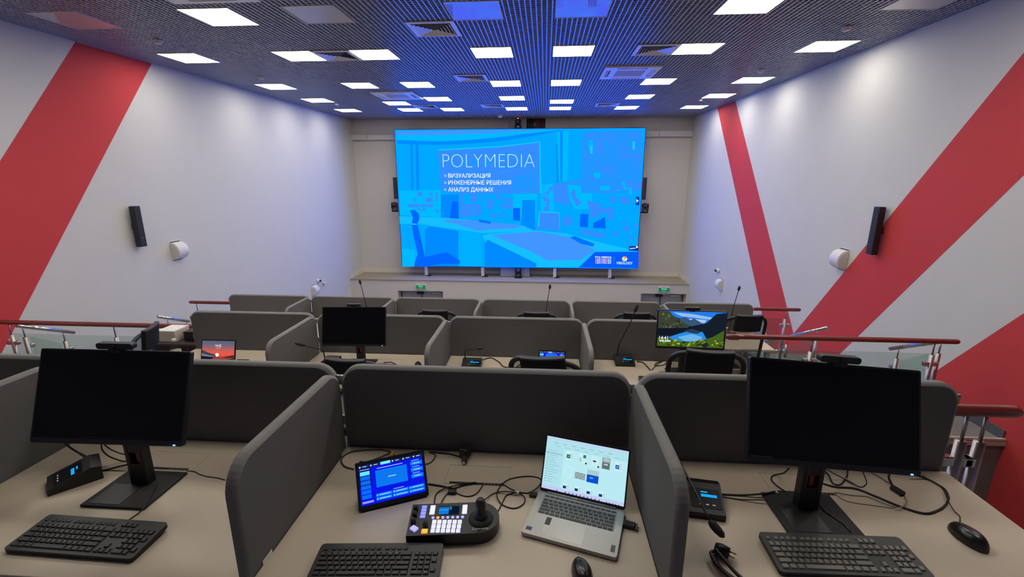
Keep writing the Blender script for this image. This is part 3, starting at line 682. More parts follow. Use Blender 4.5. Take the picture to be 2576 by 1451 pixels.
# nearest balustrade at the end of the front row
c = [1.80, 1.875]
balustrade(1.88, ony(2480, 1033, 1.88).z, 1.45, ony(2564, 1034, 1.88).x, c, T1, 'nearest red handrail with twin steel posts beside the worn keyboard desk', [(1.45, 1.76)])
def stair_rail(pts, X, posts, label, floor):
    P = [onx(*q, X) for q in pts]; t = thing('stair_handrail', label, 'railing', (X, P[0].y, floor)); o = Vector(t.location)
    MB().tube([p - o for p in (P[0], P[0].lerp(P[1], .5), P[1])], .022, 14).build('handrail', mat('polished_steel', (.62, .62, .63), .16, metal=1), t)
    PS = []
    for k in posts:
        p = P[0].lerp(P[1], k) - o; PS.append(p)
        pr = MB().tube([(p.x, p.y, 0), (p.x, p.y, p.z - .13)], .021, 12).build('post', M_STEEL, t)
        MB().tube([(p.x, p.y, p.z - .13), (p.x, p.y, p.z - .01)], .007, 8).build('stem', M_STEEL, pr)
        MB().rbox(p.x - .02, p.x + .02, p.y + .02, p.y + .07, p.z - .27, p.z - .225, .008).build('glass_clamp', M_CHROME, pr)
    for a, b in zip(PS[:-1], PS[1:]):
        MB().add([(a.x + s, a.y + .05, .1 + 0) if k == 0 else (a.x + s, a.y + .05, a.z - .14) if k == 1 else (b.x + s, b.y - .05, b.z - .14) if k == 2 else (b.x + s, b.y - .05, .1) for s in (-.004, .004) for k in range(4)],
                 [(0, 1, 2, 3), (7, 6, 5, 4), (0, 4, 5, 1), (1, 5, 6, 2), (2, 6, 7, 3), (3, 7, 4, 0)]).build('glass_pane', M_GLASS, t)
stair_rail(((2378, 857), (2240, 877)), 4.00, (.06, .82), 'steel stair rail shining blue under the red handrail end', -2.60)
stair_rail(((2082, 824), (1919, 861)), 3.88, (.12, .55, .92), 'steel stair rail crossing the broad red stripe', T3)
stair_rail(((43, 819), (186, 836)), -5.90, (.08, .78), 'short steel stair rail below the red handrail over the broad stripe', -2.60)
stair_rail(((397, 796), (475, 808)), -5.80, (.28, .9), 'short steel stair rail shining blue above the cardboard box', T3)

# ================================================================== OFFICE CHAIRS
def mk_chair(label, loc, rz, group=None, tilt=0.0, drop=0.0):
    t = thing('office_chair', label, 'chair', loc, rz, group)
    b = MB().lathe([(.035, .06), (.035, .10), (.02, .12)], 14).build('base_hub', M_BLK, t)
    for k in range(5):
        a = 2 * pi * k / 5 + .3
        lg = MB().tube([(.02 * cos(a), .02 * sin(a), .09), (.30 * cos(a), .30 * sin(a), .065)], [.022, .016], 8).build('base_leg', M_BLK, t)
        MB().tube([(.30 * cos(a) - .02 * sin(a), .30 * sin(a) + .02 * cos(a), .03), (.30 * cos(a) + .02 * sin(a), .30 * sin(a) - .02 * cos(a), .03)], .03, 12).build('caster', M_BLK2, lg)
    MB().tube([(0, 0, .10), (0, 0, .42)], .025, 12).build('gas_lift', M_CHROME, t)
    MB().rbox(-.25, .25, -.22, .26, .43, .51, .035, seg=3).build('seat', M_CHAIR, t)
    # backrest behind the sitter (local -y), chair faces +y
    R = Matrix.Translation((0, -.22, .52)) @ Matrix.Rotation(radians(8), 4, 'X')
    o = rrect(-.235, .235, .03, .60 - drop, .11, 8); n = len(o)
    loop = [Vector((x * (1 - .0 * z), -.03 + .05 * (2 * x / .47) ** 2, z)) for x, z in o]
    bf = MB().tube([R @ p for p in loop + [loop[0], loop[1]]], .018, 8, cap=False).build('back_frame', M_BLK, t)
    ms = MB(); nx = 8
    for iz in range(7):
        for ix in range(nx + 1):
            x = -.215 + .43 * ix / nx; z = .05 + (.53 - drop) * iz / 6; ms.v.append(tuple(R @ Vector((x, -.032 + .05 * (2 * x / .47) ** 2, z))))
    ms.f = [(iz * (nx + 1) + ix, iz * (nx + 1) + ix + 1, (iz + 1) * (nx + 1) + ix + 1, (iz + 1) * (nx + 1) + ix) for iz in range(6) for ix in range(nx)]
    ms.m = [0] * len(ms.f); ms.smooth = [True] * len(ms.f); ms.build('back_mesh', M_MESH, bf)
    Rt = R @ Matrix.Translation((0, -.05, .60 - drop)) @ Matrix.Rotation(tilt, 4, 'Y')
    hr = [(-.145 + .29 * k / 8, -.012 + .018 * ((k - 4) / 4) ** 2) for k in range(9)]
    hd = MB().prism([(x, y - .012) for x, y in hr] + [(x, y + .02) for x, y in hr[::-1]], -.15, .035, 'z', None, Rt).build('headrest', M_CHAIR, t)
    MB().prism([(x, y - .014) for x, y in hr] + [(x, y + .022) for x, y in hr[::-1]], .033, .045, 'z', None, Rt).build('top_edge', M_PAD, hd)
    MB().rbox(-.20, .20, -.30, -.27, .56, .66, .012).build('lumbar_plate', M_SILV, t)
    for s in (-1, 1):
        ar = MB().tube([(s * .24, -.05, .46), (s * .29, -.05, .50), (s * .29, -.05, .66)], .017, 8).build('arm_post', M_BLK, t)
        MB().rbox(s * .29 - .04, s * .29 + .04, -.17, .12, .66, .69, .012).build('arm_pad', M_BLK2, ar)
    MB().tube([(0, -.10, .45), (0, -.25, .46), (0, -.29, .60)], .022, 8).build('back_arm', M_BLK, t)
    return t
for q, lb in (((1100, 780), 0), ((1350, 785), 0), ((1597, 786), 0)):
    p_ = ony(*q, 5.10); mk_chair('black mesh office chair in the farthest row, only its top showing', (p_.x, 5.36, T3), 0, 'farthest row office chairs', 0, T3 + 1.115 - p_.z)
p_ = ony(1868, 792, 5.10); mk_chair('black mesh office chair at the end of the farthest row beside handrail', (p_.x, 5.36, T3), radians(4), None, 0, T3 + 1.115 - p_.z)
p_ = ony(885, 907, 2.95); mk_chair('black office chair in front of the switched-off middle-row monitor', (p_.x, 3.24, T2), radians(-4), None, 0, T2 + 1.115 - p_.z)
p_ = ony(1400, 900, 2.75); mk_chair('black office chair with tilted headrest in front of the small tablet', (p_.x, 3.03, T2), radians(-14), None, radians(-7), T2 + 1.115 - p_.z)
p_ = ony(1793, 885, 2.90); mk_chair('black office chair in front of the lake wallpaper monitor', (p_.x, 3.20, T2), radians(-6), None, 0, T2 + 1.115 - p_.z)
mk_chair('dark office chair turned sideways next to the glass balustrade and box', (-3.86, 3.58, T2), radians(112), None, 0, .10)

# ================================================================== MONITORS
def rotm(yaw, tilt, roll):
    # upright screen facing -Y: local x right, local y up, local z towards the viewer
    r = Vector((cos(yaw), sin(yaw), 0)); n = Vector((-sin(yaw), cos(yaw), 0)); u = Vector((0, 0, 1)) * cos(tilt) + n * sin(tilt)
    r, u = r * cos(roll) + u * sin(roll), -r * sin(roll) + u * cos(roll)
    return r, u
def mk_monitor(label, c, yaw, tilt, roll, base, zt, led=True, on=None, stand_yaw=0.0, w=.54, h=.325):
    t = thing('monitor', label, 'monitor', (base[0], base[1], zt), stand_yaw)
    R0 = t.matrix_basis.inverted() if False else (Matrix.Translation((base[0], base[1], zt)) @ Matrix.Rotation(stand_yaw, 4, 'Z')).inverted()
    r, u = rotm(yaw, tilt, roll); F = R0 @ frame(c, r, u)
    hs = MB().prism(rrect(-w / 2, w / 2, -h / 2, h / 2, .006, 3), -.018, 0, 'z', None, F).prism(rrect(-w * .33, w * .33, -h * .34, h * .3, .03, 4), -.045, -.018, 'z', None, F).build('housing', M_BLK, t)
    MB().add([(-w / 2 + .006, -h / 2 + .018, .0006), (w / 2 - .006, -h / 2 + .018, .0006), (w / 2 - .006, h / 2 - .006, .0006), (-w / 2 + .006, h / 2 - .006, .0006)], [(0, 1, 2, 3)], None, F).build('screen', M_SCRN, t)
    if led: MB().box(w / 2 - .032, w / 2 - .024, -h / 2 + .002, -h / 2 + .006, 0, .0015, None, F).build('power_light', glow((.05, .18, 1.0), 6), t)
    bp = MB().rbox(-.125, .125, -.10, .11, 0, .010, .003).build('base_plate', M_BLK2, t)
    MB().rbox(-.10, .02, -.09, .02, .010, .0115, .0005).build('base_inlay', M_BLK, bp)
    hc = (R0 @ Vector(c)); ht = hc.z + .02
    cl = MB().rbox(-.036, -.018, .02, .06, .008, ht, .004).rbox(.018, .036, .02, .06, .008, ht, .004).box(-.03, .03, .045, .058, .008, ht).box(-.03, .03, .022, .058, .008, .10).box(-.03, .03, .022, .058, .15, ht).build('stand_column', M_BLK, t)
    MB().box(-.004, .012, .035, .045, .10, .15).build('cable_clip', mat('red_clip', (.35, .03, .03), .4), cl)
    v = F @ Vector((0, 0, -.04)); MB().box(-.05, .05, min(.04, v.y), max(.05, v.y + .02), hc.z - .05, hc.z + .05).build('mount', M_BLK, t)
    return t, F
def mk_webcam(label, c, yaw, roll, wd=.125, hh=.03, red=False):
    t = thing('webcam', label, 'webcam', c, yaw); t.rotation_euler = (0, -roll, yaw)
    MB().prism(rrect(-wd / 2, wd / 2, 0, hh, hh * .4, 4), -.011, .011, 'y').build('body', M_BLK, t)
    MB().tube([(0, -.012, hh / 2), (0, -.0105, hh / 2)], hh * .3, 14).build('lens', mat('lens_dark', (.01, .01, .015), .1), t)
    MB().box(-.022, .022, -.0135, .016, -.004, .0005).box(-.022, .022, -.0135, -.0105, -.012, -.004).box(-.022, .022, .0135, .016, -.016, -.004).build('clip', M_BLK2, t)
def top_of(F0, dx, c, r, u, h=.325): return Vector(c) + r * dx + u * (h / 2)
MONS = [('large switched-off monitor with a blue power light, beside wedge microphone', (-1.507, 1.364, -.754), 2.8, 19.7, -.9, (-1.555, 1.42), D1, True),
        ('large switched-off monitor tilted over the worn keyboard', (.918, 1.364, -.732), 4.2, 19.2, -4.8, (.965, 1.46), D1, True),
        ('switched-off monitor on the middle-row desk behind an office chair', (-1.574, 3.532, -1.226), 1.3, 15.6, .7, (-1.63, 3.72), D2, True),
        ('monitor showing a blue lake and mountain wallpaper', (1.202, 3.618, -1.22), -3.4, 2.1, .5, (1.21, 3.72), D2, False)]
WC = [('webcam clipped on the large monitor beside the wedge microphone', .0), ('webcam clipped on the large tilted monitor', .01), ('small webcam on the middle-row switched-off monitor', 0), ('small webcam on the lake wallpaper monitor', 0)]
for i, (lb, c, ya, ti, ro, bs, z, led) in enumerate(MONS):
    m_, F = mk_monitor(lb, c, radians(ya), radians(ti), radians(ro), bs, z, led)
    r, u = rotm(radians(ya), radians(ti), radians(ro)); tp = Vector(c) + r * WC[i][1] + u * .1625
    mk_webcam(WC[i][0], tp + Vector((0, .006, .004)), radians(ya), radians(ro), .130 if i < 2 else .12, .022)
    if i == 3: lake = (m_, F)
    if i == 1: MB().box(-.26, -.19, -.142, -.1415, 0, .0012, None, F).build('maker_strip', M_SILV, m_)
    if i == 0: MB().box(-.10, .13, -.140, -.1395, 0, .0012, None, F).build('maker_strip', M_GREYP, m_)
# lake wallpaper, coordinates of the crop (1300..2000, 650..1050 at 3.627), mapped to the panel
P = Paint(.0003); W_, H_ = .528, .295
def lk(x, y):
    u_ = (x - 1285 + (y - 462) * .035) / (1923 - 1285); v_ = (y - 462 - (x - 1285) * .045) / (806 - 462)
    return (-.264 + min(max(u_, 0), 1) * W_, .156 - min(max(v_, 0), 1) * H_)
def lp(pts, m): P.poly([lk(*q) for q in pts], m)
P.rect(-.264, .156 - H_, .264, .156, G(20, 28, 40))
lp([(1290, 462), (1925, 490), (1920, 560), (1700, 600), (1560, 600), (1480, 540)], G(35, 125, 230))
lp([(1420, 480), (1600, 500), (1800, 540), (1790, 560), (1640, 540), (1500, 520)], G(150, 190, 235)); lp([(1560, 545), (1740, 560), (1720, 590), (1600, 575)], G(170, 200, 235))
lp([(1480, 540), (1540, 530), (1590, 560), (1620, 545), (1680, 580), (1700, 600), (1600, 620), (1520, 600)], G(55, 85, 120))
lp([(1285, 462), (1390, 470), (1420, 510), (1470, 540), (1520, 580), (1580, 620), (1560, 640), (1285, 640)], G(58, 66, 50))
random.seed(5)
for k in range(40):
    a = random.uniform(1290, 1500); b = random.uniform(490 + max(0, (a - 1400)) * .8, 620); d = random.uniform(6, 20); lp([(a, b), (a + d, b - d * .6), (a + d * 1.3, b + d * .7), (a + d * .2, b + d)], G(*random.choice(((78, 84, 58), (120, 104, 40), (40, 48, 40), (95, 100, 82)))))
lp([(1925, 490), (1820, 500), (1740, 580), (1660, 620), (1600, 640), (1920, 680)], G(22, 30, 42))
lp([(1285, 630), (1560, 630), (1600, 650), (1500, 690), (1285, 700)], G(16, 24, 38))
lp([(1380, 720), (1500, 680), (1580, 660), (1640, 680), (1700, 670), (1740, 740), (1720, 770), (1560, 765), (1440, 760)], G(40, 140, 225)); lp([(1470, 720), (1600, 690), (1700, 720), (1680, 760), (1540, 760)], G(110, 180, 235))
lp([(1520, 660), (1600, 640), (1690, 670), (1650, 690), (1590, 680)], G(40, 60, 90))
lp([(1278, 720), (1400, 730), (1450, 760), (1600, 770), (1720, 750), (1800, 720), (1900, 660), (1895, 835), (1272, 815)], G(70, 96, 30))
for k in range(60):
    a = random.uniform(1280, 1880); b = random.uniform(745, 815); d = random.uniform(6, 26); lp([(a, b), (a + d, b - d * .4), (a + d * 1.5, b + d * .25), (a + d * .3, b + d * .6)], G(*random.choice(((130, 160, 30), (95, 125, 25), (170, 180, 50), (45, 66, 24), (30, 50, 26)))))
lp([(1680, 790), (1740, 765), (1760, 800), (1720, 825)], G(30, 40, 45))
a = lk(1290, 735); b = lk(1372, 702); P.text('14:41', a[0], a[1], b[0], b[1], G(255, 255, 255, 1.2), 0.0)
a = lk(1292, 757); b = lk(1398, 742); P.rect(a[0], a[1] + .003, a[0] + .036, b[1] - .001, G(215, 222, 230)); P.rect(a[0] + .042, a[1] + .003, b[0], b[1] - .001, G(215, 222, 230))
P.build('wallpaper_image', lake[0], lake[1] @ Matrix.Translation((0, 0, .001)))

# ================================================================== KEYBOARDS AND MICE
KEYM = {}
def key_mesh(wu, m, hi=.0045, pitch=.019, dp=.0165):
    k = (round(wu, 2), m.name, hi, pitch)
    if k in KEYM: return KEYM[k]
    hw = wu * pitch / 2 - .0014; hd = dp / 2; b = MB()
    b.add([(-hw, -hd, 0), (hw, -hd, 0), (hw, hd, 0), (-hw, hd, 0), (-hw + .0022, -hd + .002, hi), (hw - .0022, -hd + .002, hi), (hw - .0022, hd - .0035, hi), (-hw + .0022, hd - .0035, hi)],
          [(4, 5, 6, 7), (0, 1, 5, 4), (1, 2, 6, 5), (2, 3, 7, 6), (3, 0, 4, 7)]); b.mats = [m]
    KEYM[k] = b.mesh('key'); return KEYM[k]
ROWS = [[('`1234567890-=', 1), ('', 2)], [('', 1.5), ('QWERTYUIOP[]', 1), ('', 1.5)], [('', 1.75), ("ASDFGHJKL;'", 1), ('', 2.25)], [('', 2.25), ('ZXCVBNM,./', 1), ('', 2.75)], [('', 1.25), ('', 1.25), ('', 1.25), ('', 6.25), ('', 1.25), ('', 1.25), ('', 1.25), ('', 1.25)]]
def keys_layout(nav=True):
    out = []; u = 0
    for f in range(13): out.append((f * 1.0 + (0 if f == 0 else .5 + .5 * ((f - 1) // 4)) * .8 + .5, 0, .9, 'F'))
    for r, row in enumerate(ROWS):
        x = 0
        for s, wu in row:
            for ch in (s or [' ']): out.append((x + wu / 2, r + 1.2, wu, ch if s else '')); x += wu
    x0 = 15.3
    if nav:
        for r in (0, 1.2, 2.2):
            for k in range(3): out.append((x0 + .5 + k, r, 1, ''))
        out += [(x0 + 1.5, 4.2, 1, '')] + [(x0 + .5 + k, 5.2, 1, '') for k in range(3)]; x0 = 18.6
    pad = ['789', '456', '123']
    for k in range(4): out.append((x0 + .5 + k, 1.2, 1, ''))
    for r in range(3):
        for k in range(3): out.append((x0 + .5 + k, 2.2 + r, 1, pad[r][k]))
    out += [(x0 + 3.5, 2.7, 1, '+'), (x0 + 3.5, 4.7, 1, ''), (x0 + 1, 5.2, 2, '0'), (x0 + 2.5, 5.2, 1, '.')]
    return out, x0 + 4
def mk_keyboard(label, c, yaw, zt, W, Dp, nav, m_key, lift=.008, legends=True):
    t = thing('keyboard', label, 'keyboard', (c[0], c[1], zt), yaw)
    T = Matrix.Rotation(radians(4), 4, 'X') @ Matrix.Translation((0, 0, .0155))
    MB().prism(rrect(-W / 2, W / 2, -Dp / 2, Dp / 2, .012, 4), -.008, .006, 'z', None, T).build('case', M_BLK, t)
    MB().box(-W / 2 + .03, W / 2 - .03, Dp / 2 - .03, Dp / 2 - .012, 0, .013).build('rear_foot', M_BLK2, t)
    lay, wu = keys_layout(nav); pitch = (W - .022) / wu; rp = (Dp - .024) / 6.2; lg = MB()
    for (x, r, ku, ch) in lay:
        kx = -W / 2 + .011 + x * pitch; ky = Dp / 2 - .013 - (r + .5) * rp
        if ch == 'F' and r == 0: me = key_mesh(.9, m_key, .003, pitch, rp * .72)
        else: me = key_mesh(ku, m_key, .0045, pitch, rp - .0016)
        link('key', me, t, M=T @ Matrix.Translation((kx, ky, .006)))
        if legends and ch and ch != 'F':
            vs, fs, a, b, cc, dd = text_shape(ch); s = .0035 / max(dd - cc, .2)
            lg.add([T @ Vector((kx - .005 + (v[0] - a) * s, ky + .000 + (v[1] - cc) * s, .0108)) for v in vs], fs)
    if legends: lg.build('key_legends', mat('legend_white', (.55, .55, .52), .6), t, kind='stuff')
    return t
mk_keyboard('black full-size keyboard in front of the monitor with a blue light', (-1.492, 1.176), radians(-1.0), D1, .448, .145, True, M_KEY)
mk_keyboard('compact black keyboard in front of the joystick controller', (-.498, 1.144), radians(4.5), D1, .392, .128, False, M_KEY)
mk_keyboard('black keyboard with shiny worn grey keys below the tilted monitor', (.955, 1.272), radians(1.2), D1, .452, .150, True, M_KEYG)
mk_keyboard('black keyboard on the lake wallpaper desk, partly hidden', (1.02, 3.52), radians(-3), D2, .44, .14, True, M_KEY, legends=False)
def mk_mouse(label, c, yaw, zt, s=1.0):
    t = thing('computer_mouse', label, 'mouse', (c[0], c[1], zt), yaw)
    L, W, H = .056 * s, .031 * s, .037 * s; n = 18; rings = 7; vs = []; fs = []
    for i in range(rings):
        k = i / (rings - 1); a = k * pi / 2
        for j in range(n):
            th = 2 * pi * j / n; y = L * sin(th); x = W * cos(th) * (1 - .06 * (sin(th) + .2) ** 2)
            vs.append((x * cos(a) ** .6 if k < 1 else 0, (y * cos(a) ** .6 if k < 1 else -.01), H * sin(a) * (1 - .18 * (y / L if k < 1 else 0) * cos(a))))
    for i in range(rings - 1):
        for j in range(n): fs.append((i * n + j, i * n + (j + 1) % n, (i + 1) * n + (j + 1) % n, (i + 1) * n + j))
    MB().add(vs, fs, None, None, True).build('body', mat('mouse_black', (.014, .014, .015), .28), t)
    MB().tube([(-.003, .022 * s, H * .80), (.003, .022 * s, H * .80)], .008 * s, 12).build('scroll_wheel', M_GREYP, t)
    sm = [(0, L * cos(a) ** .6 * .99, H * sin(a) * (1 - .18 * cos(a) ** 1.6) + .0002) for a in (.35, .5, .65, .8, .95, 1.1, 1.25)]
    MB().tube(sm, .0006, 5).build('button_seam', M_GREYP, t)
    return t
mk_mouse('black mouse in front of the open laptop', (.132, 1.155), radians(12), D1)
m1 = onz(2397, 1312, D1 + .01); m2 = onz(2470, 1385, D1 + .01)
mk_mouse('black wired mouse at the desk edge beside the worn keyboard', ((m1.x + m2.x) / 2, (m1.y + m2.y) / 2 - .005), radians(8), D1, 1.12)
q_ = onz(1060, 918, D2 + .01); mk_mouse('small black mouse on the switched-off middle monitor desk', (q_.x - .03, q_.y), radians(20), D2)

# ================================================================== LAPTOP WITH FILE WINDOW
def mk_laptop(label, c, yaw, zt, W, Dp, H, lid_tilt, lid_yaw=None):
    t = thing('laptop', label, 'laptop', (c[0], c[1], zt), yaw)
    bs = MB().prism(rrect(-W / 2, W / 2, -Dp / 2, Dp / 2, .010, 4), .003, .016, 'z').build('base', M_SILV, t)
    a = lid_tilt
    F = frame((0, Dp / 2 - .004, .016), (1, 0, 0), (0, sin(a), cos(a)))
    MB().prism(rrect(-W / 2, W / 2, 0, H, .009, 4), -.006, 0, 'z', None, F).build('lid', M_BLK, t)
    MB().tube([(-W * .4, Dp / 2 - .006, .015), (W * .4, Dp / 2 - .006, .015)], .006, 10).build('hinge', M_SILV, t)
    return t, bs, F
lt, lb_, LF = mk_laptop('open silver-grey laptop showing a bright file window', (.122, 1.362), radians(-16.0), D1, .318, .226, .212, radians(23))
MB().box(-.135, .135, -.006, .094, .0155, .0163).build('keyboard_deck', mat('deck_dark', (.30, .29, .275), .5), lb_)
for r in range(6):
    n = 14; ku = [1] * 14
    if r == 1: ku = [1] * 13 + [1.6]
    if r == 2: ku = [1.4] + [1] * 12 + [1.2]
    if r == 3: ku = [1.7] + [1] * 11 + [1.9]
    if r == 4: ku = [2.2] + [1] * 10 + [2.4]
    if r == 5: ku = [1.3, 1, 1, 1, 5.4, 1, 1, 1, 1, 1]
    tot = sum(ku); x = 0; hy = .012 if r == 0 else .0165
    for k in ku:
        kx = -.131 + (x + k / 2) * .262 / tot; ky = .087 - (0 if r == 0 else .004 + r * .0165)
        link('key', key_mesh(k, mat('laptop_key', (.045, .043, .04), .5), .0012, .262 / tot, hy - .003), lb_, M=Matrix.Translation((kx, ky, .0163))); x += k
MB().box(-.062, .045, -.103, -.016, .0160, .0164).build('touchpad', mat('touchpad', (.40, .39, .37), .3, metal=.3), lb_)
MB().box(-.148, -.128, -.096, -.080, .0160, .0163).build('sticker', mat('sticker_blue', (.02, .04, .12), .4), lb_)
MB().box(-.094, -.076, -.052, -.016, .0160, .0163).build('sticker', M_BLK, lb_)
MB().box(-.094, -.076, -.086, -.054, .0160, .0163).build('sticker', M_PAPER, lb_)
MB().box(.136, .150, -.095, -.065, .0160, .0163).build('sticker', mat('sticker_dark', (.08, .08, .08), .4), lb_)
P = Paint(.00012); w_, h_ = .153, .0
def LP(u, v): return (-.1535 + u * .307, .012 + (1 - v) * .192)
def lrect(u0, v0, u1, v1, m): a = LP(u0, v1); b = LP(u1, v0); P.rect(a[0], a[1], b[0], b[1], m)
lrect(0, 0, 1, 1, G(176, 226, 236)); lrect(.23, .20, 1, .93, G(186, 234, 242)); lrect(0, .93, 1, 1, G(196, 204, 240))
lrect(0, 0, 1, .05, G(190, 215, 238)); lrect(0, .30, .22, .325, G(160, 196, 214))
for k in range(14): lrect(.03, .26 + k * .045, .04, .27 + k * .045, G(60, 80, 110)); lrect(.055, .258 + k * .045, .055 + random.uniform(.06, .15), .266 + k * .045, G(140, 178, 196))
for k in range(7): lrect(.10 + k * .11, .10, .15 + k * .11, .108, G(120, 150, 170)); lrect(.12 + k * .12, .155, .18 + k * .12, .162, G(140, 170, 185))
def ico(u, v, tab, tabc, kind='doc'):
    lrect(u, v, u + .085, v + .17, G(205, 240, 246)); [lrect(u + .04, v + .03 + i * .025, u + .08, v + .036 + i * .025, G(110, 150, 165)) for i in range(5)]
    lrect(u + .004, v + .06, u + .045, v + .13, tabc); a = LP(u + .013, v + .115); b = LP(u + .036, v + .078); P.text(tab, a[0], a[1], b[0], b[1], G(230, 245, 245))
ico(.27, .21, 'X', G(12, 84, 60)); ico(.86, .22, 'W', G(20, 70, 160))
lrect(.42, .20, .52, .38, G(205, 238, 242)); lrect(.475, .22, .51, .28, G(30, 130, 130)); lrect(.43, .28, .46, .36, G(170, 205, 215)); lrect(.505, .355, .525, .385, G(30, 40, 50))
lrect(.575, .20, .665, .40, G(200, 236, 242)); P.poly([LP(*q) for q in ((.59, .285), (.62, .28), (.64, .30), (.61, .315))], G(25, 30, 70)); lrect(.655, .37, .675, .40, G(30, 40, 50))
lrect(.705, .19, .80, .40, G(140, 160, 160)); lrect(.71, .28, .795, .39, G(95, 110, 112)); lrect(.72, .20, .79, .26, G(180, 195, 192)); lrect(.73, .30, .775, .33, G(190, 205, 205))
lrect(.27, .49, .35, .67, G(212, 240, 246)); lrect(.278, .50, .342, .66, G(186, 234, 242))
for i in range(8):
    for j in range(5): lrect(.40 + i * .016, .56 + j * .024, .412 + i * .016, .577 + j * .024, (G(200, 60, 80), G(40, 110, 100), G(30, 60, 80))[(i + j) % 3])
lrect(.545, .46, .685, .55, G(170, 205, 210)); lrect(.545, .55, .685, .69, G(10, 80, 205)); lrect(.58, .59, .62, .62, G(90, 160, 240))
for i in range(4): lrect(.27 + i * .145, .81, .35 + i * .145, .92, G(205, 238, 245)); lrect(.273 + i * .145, .85, .312 + i * .145, .90, G(20, 50, 120)); [lrect(.32 + i * .145, .83 + k * .022, .345 + i * .145, .836 + k * .022, G(110, 150, 165)) for k in range(4)]
for i in range(11): lrect(.20 + i * .045 + (.06 if i else 0), .952, .215 + i * .045 + (.06 if i else 0), .982, (G(20, 90, 200), G(60, 70, 110), G(120, 90, 60))[i % 3])
for i in range(5): lrect(.80 + i * .035, .958, .812 + i * .035, .975, G(70, 90, 130))
P.build('screen_image', lt, LF @ Matrix.Translation((0, 0, .0006)))
t = thing('usb_adapter', 'small black adapter plugged into the laptop side', 'adapter', (lt.location.x + .165 * cos(radians(-16)) + .058 * sin(radians(16)), lt.location.y + .165 * sin(radians(-16)) + .05, D1), radians(-16))
MB().rbox(-.008, .034, -.013, .013, .004, .016, .003).build('body', M_BLK, t); MB().box(.034, .042, -.014, .014, .003, .010).build('tip', M_GREYP, t)
# sunset laptop on the middle row (tablet style)
a, b = onz(505, 911, D2), onz(591, 913, D2)
t2 = thing('tablet_computer', 'tablet screen showing a red sunset and clock, standing on middle-row desk', 'tablet', ((a.x + b.x) / 2, (a.y + b.y) / 2, D2), math.atan2(b.y - a.y, b.x - a.x))
wd = (b - a).length; hh = .205; F = frame((0, 0, .0025), (1, 0, 0), (0, sin(radians(16)), cos(radians(16))))
MB().prism(rrect(-wd / 2, wd / 2, 0, hh, .008, 3), -.008, 0, 'z', None, F).build('body', M_BLK, t2)
MB().add([(-.09, .100 + d, .0) for d in (0, .003)] + [(.09, .100 + d, .0) for d in (0, .003)] + [(.09, .040 + d, .105) for d in (0, .003)] + [(-.09, .040 + d, .105) for d in (0, .003)], [(0, 2, 4, 6), (1, 7, 5, 3), (0, 1, 3, 2), (4, 5, 7, 6), (0, 6, 7, 1), (2, 3, 5, 4)]).build('kickstand', M_GREYP, t2)
P = Paint(.0003); X0, X1, Z0, Z1 = -wd / 2 + .009, wd / 2 - .009, .010, hh - .010
def TP(u, v): return (X0 + u * (X1 - X0), Z1 - v * (Z1 - Z0))
bands = [(92, 100, 122), (112, 100, 120), (150, 96, 108), (190, 96, 92), (222, 92, 78), (236, 84, 66), (214, 74, 60)]
for k in range(7): P.poly([TP(0, k / 8), TP(1, k / 8), TP(1, (k + 1.3) / 8), TP(0, (k + 1.3) / 8)], G(*bands[k]))
P.poly([TP(0, .45), TP(.2, .58), TP(.45, .70), TP(.5, .8), TP(0, .8)], G(62, 66, 84)); P.poly([TP(0, .62), TP(.2, .70), TP(.5, .80), TP(0, .82)], G(120, 125, 145))
P.poly([TP(0, .78), TP(1, .78), TP(1, 1), TP(0, 1)], G(150, 66, 58)); P.poly([TP(0, .75), TP(.4, .80), TP(.2, 1), TP(0, 1)], G(24, 26, 40)); P.poly([TP(1, .68), TP(.8, .74), TP(.6, .80), TP(1, .84)], G(70, 40, 48)); P.poly([TP(1, .86), TP(.7, .92), TP(.75, 1), TP(1, 1)], G(20, 20, 32))
P.disc(*TP(.48, .68), .016, G(255, 240, 225, 1.4), 16)
a_ = TP(.42, .30); b_ = TP(.60, .17); P.text('14:42', a_[0], a_[1], b_[0], b_[1], G(255, 255, 255), 0.0); P.poly([TP(.45, .345), TP(.57, .345), TP(.57, .365), TP(.45, .365)], G(200, 190, 205))
P.build('screen_image', t2, F @ Matrix.Translation((0, 0, .0006)))
a, b = onz(597, 904.5, D2 + .004), onz(628, 905, D2 + .004); t = thing('stylus', 'thin dark stylus lying beside the sunset tablet', 'stylus', (a.x, a.y, D2))
MB().tube([(0, 0, .0045), (b.x - a.x - .015, b.y - a.y, .0045), (b.x - a.x, b.y - a.y, .0045)], [.0045, .0045, .001], 8).build('barrel', M_BLK, t)

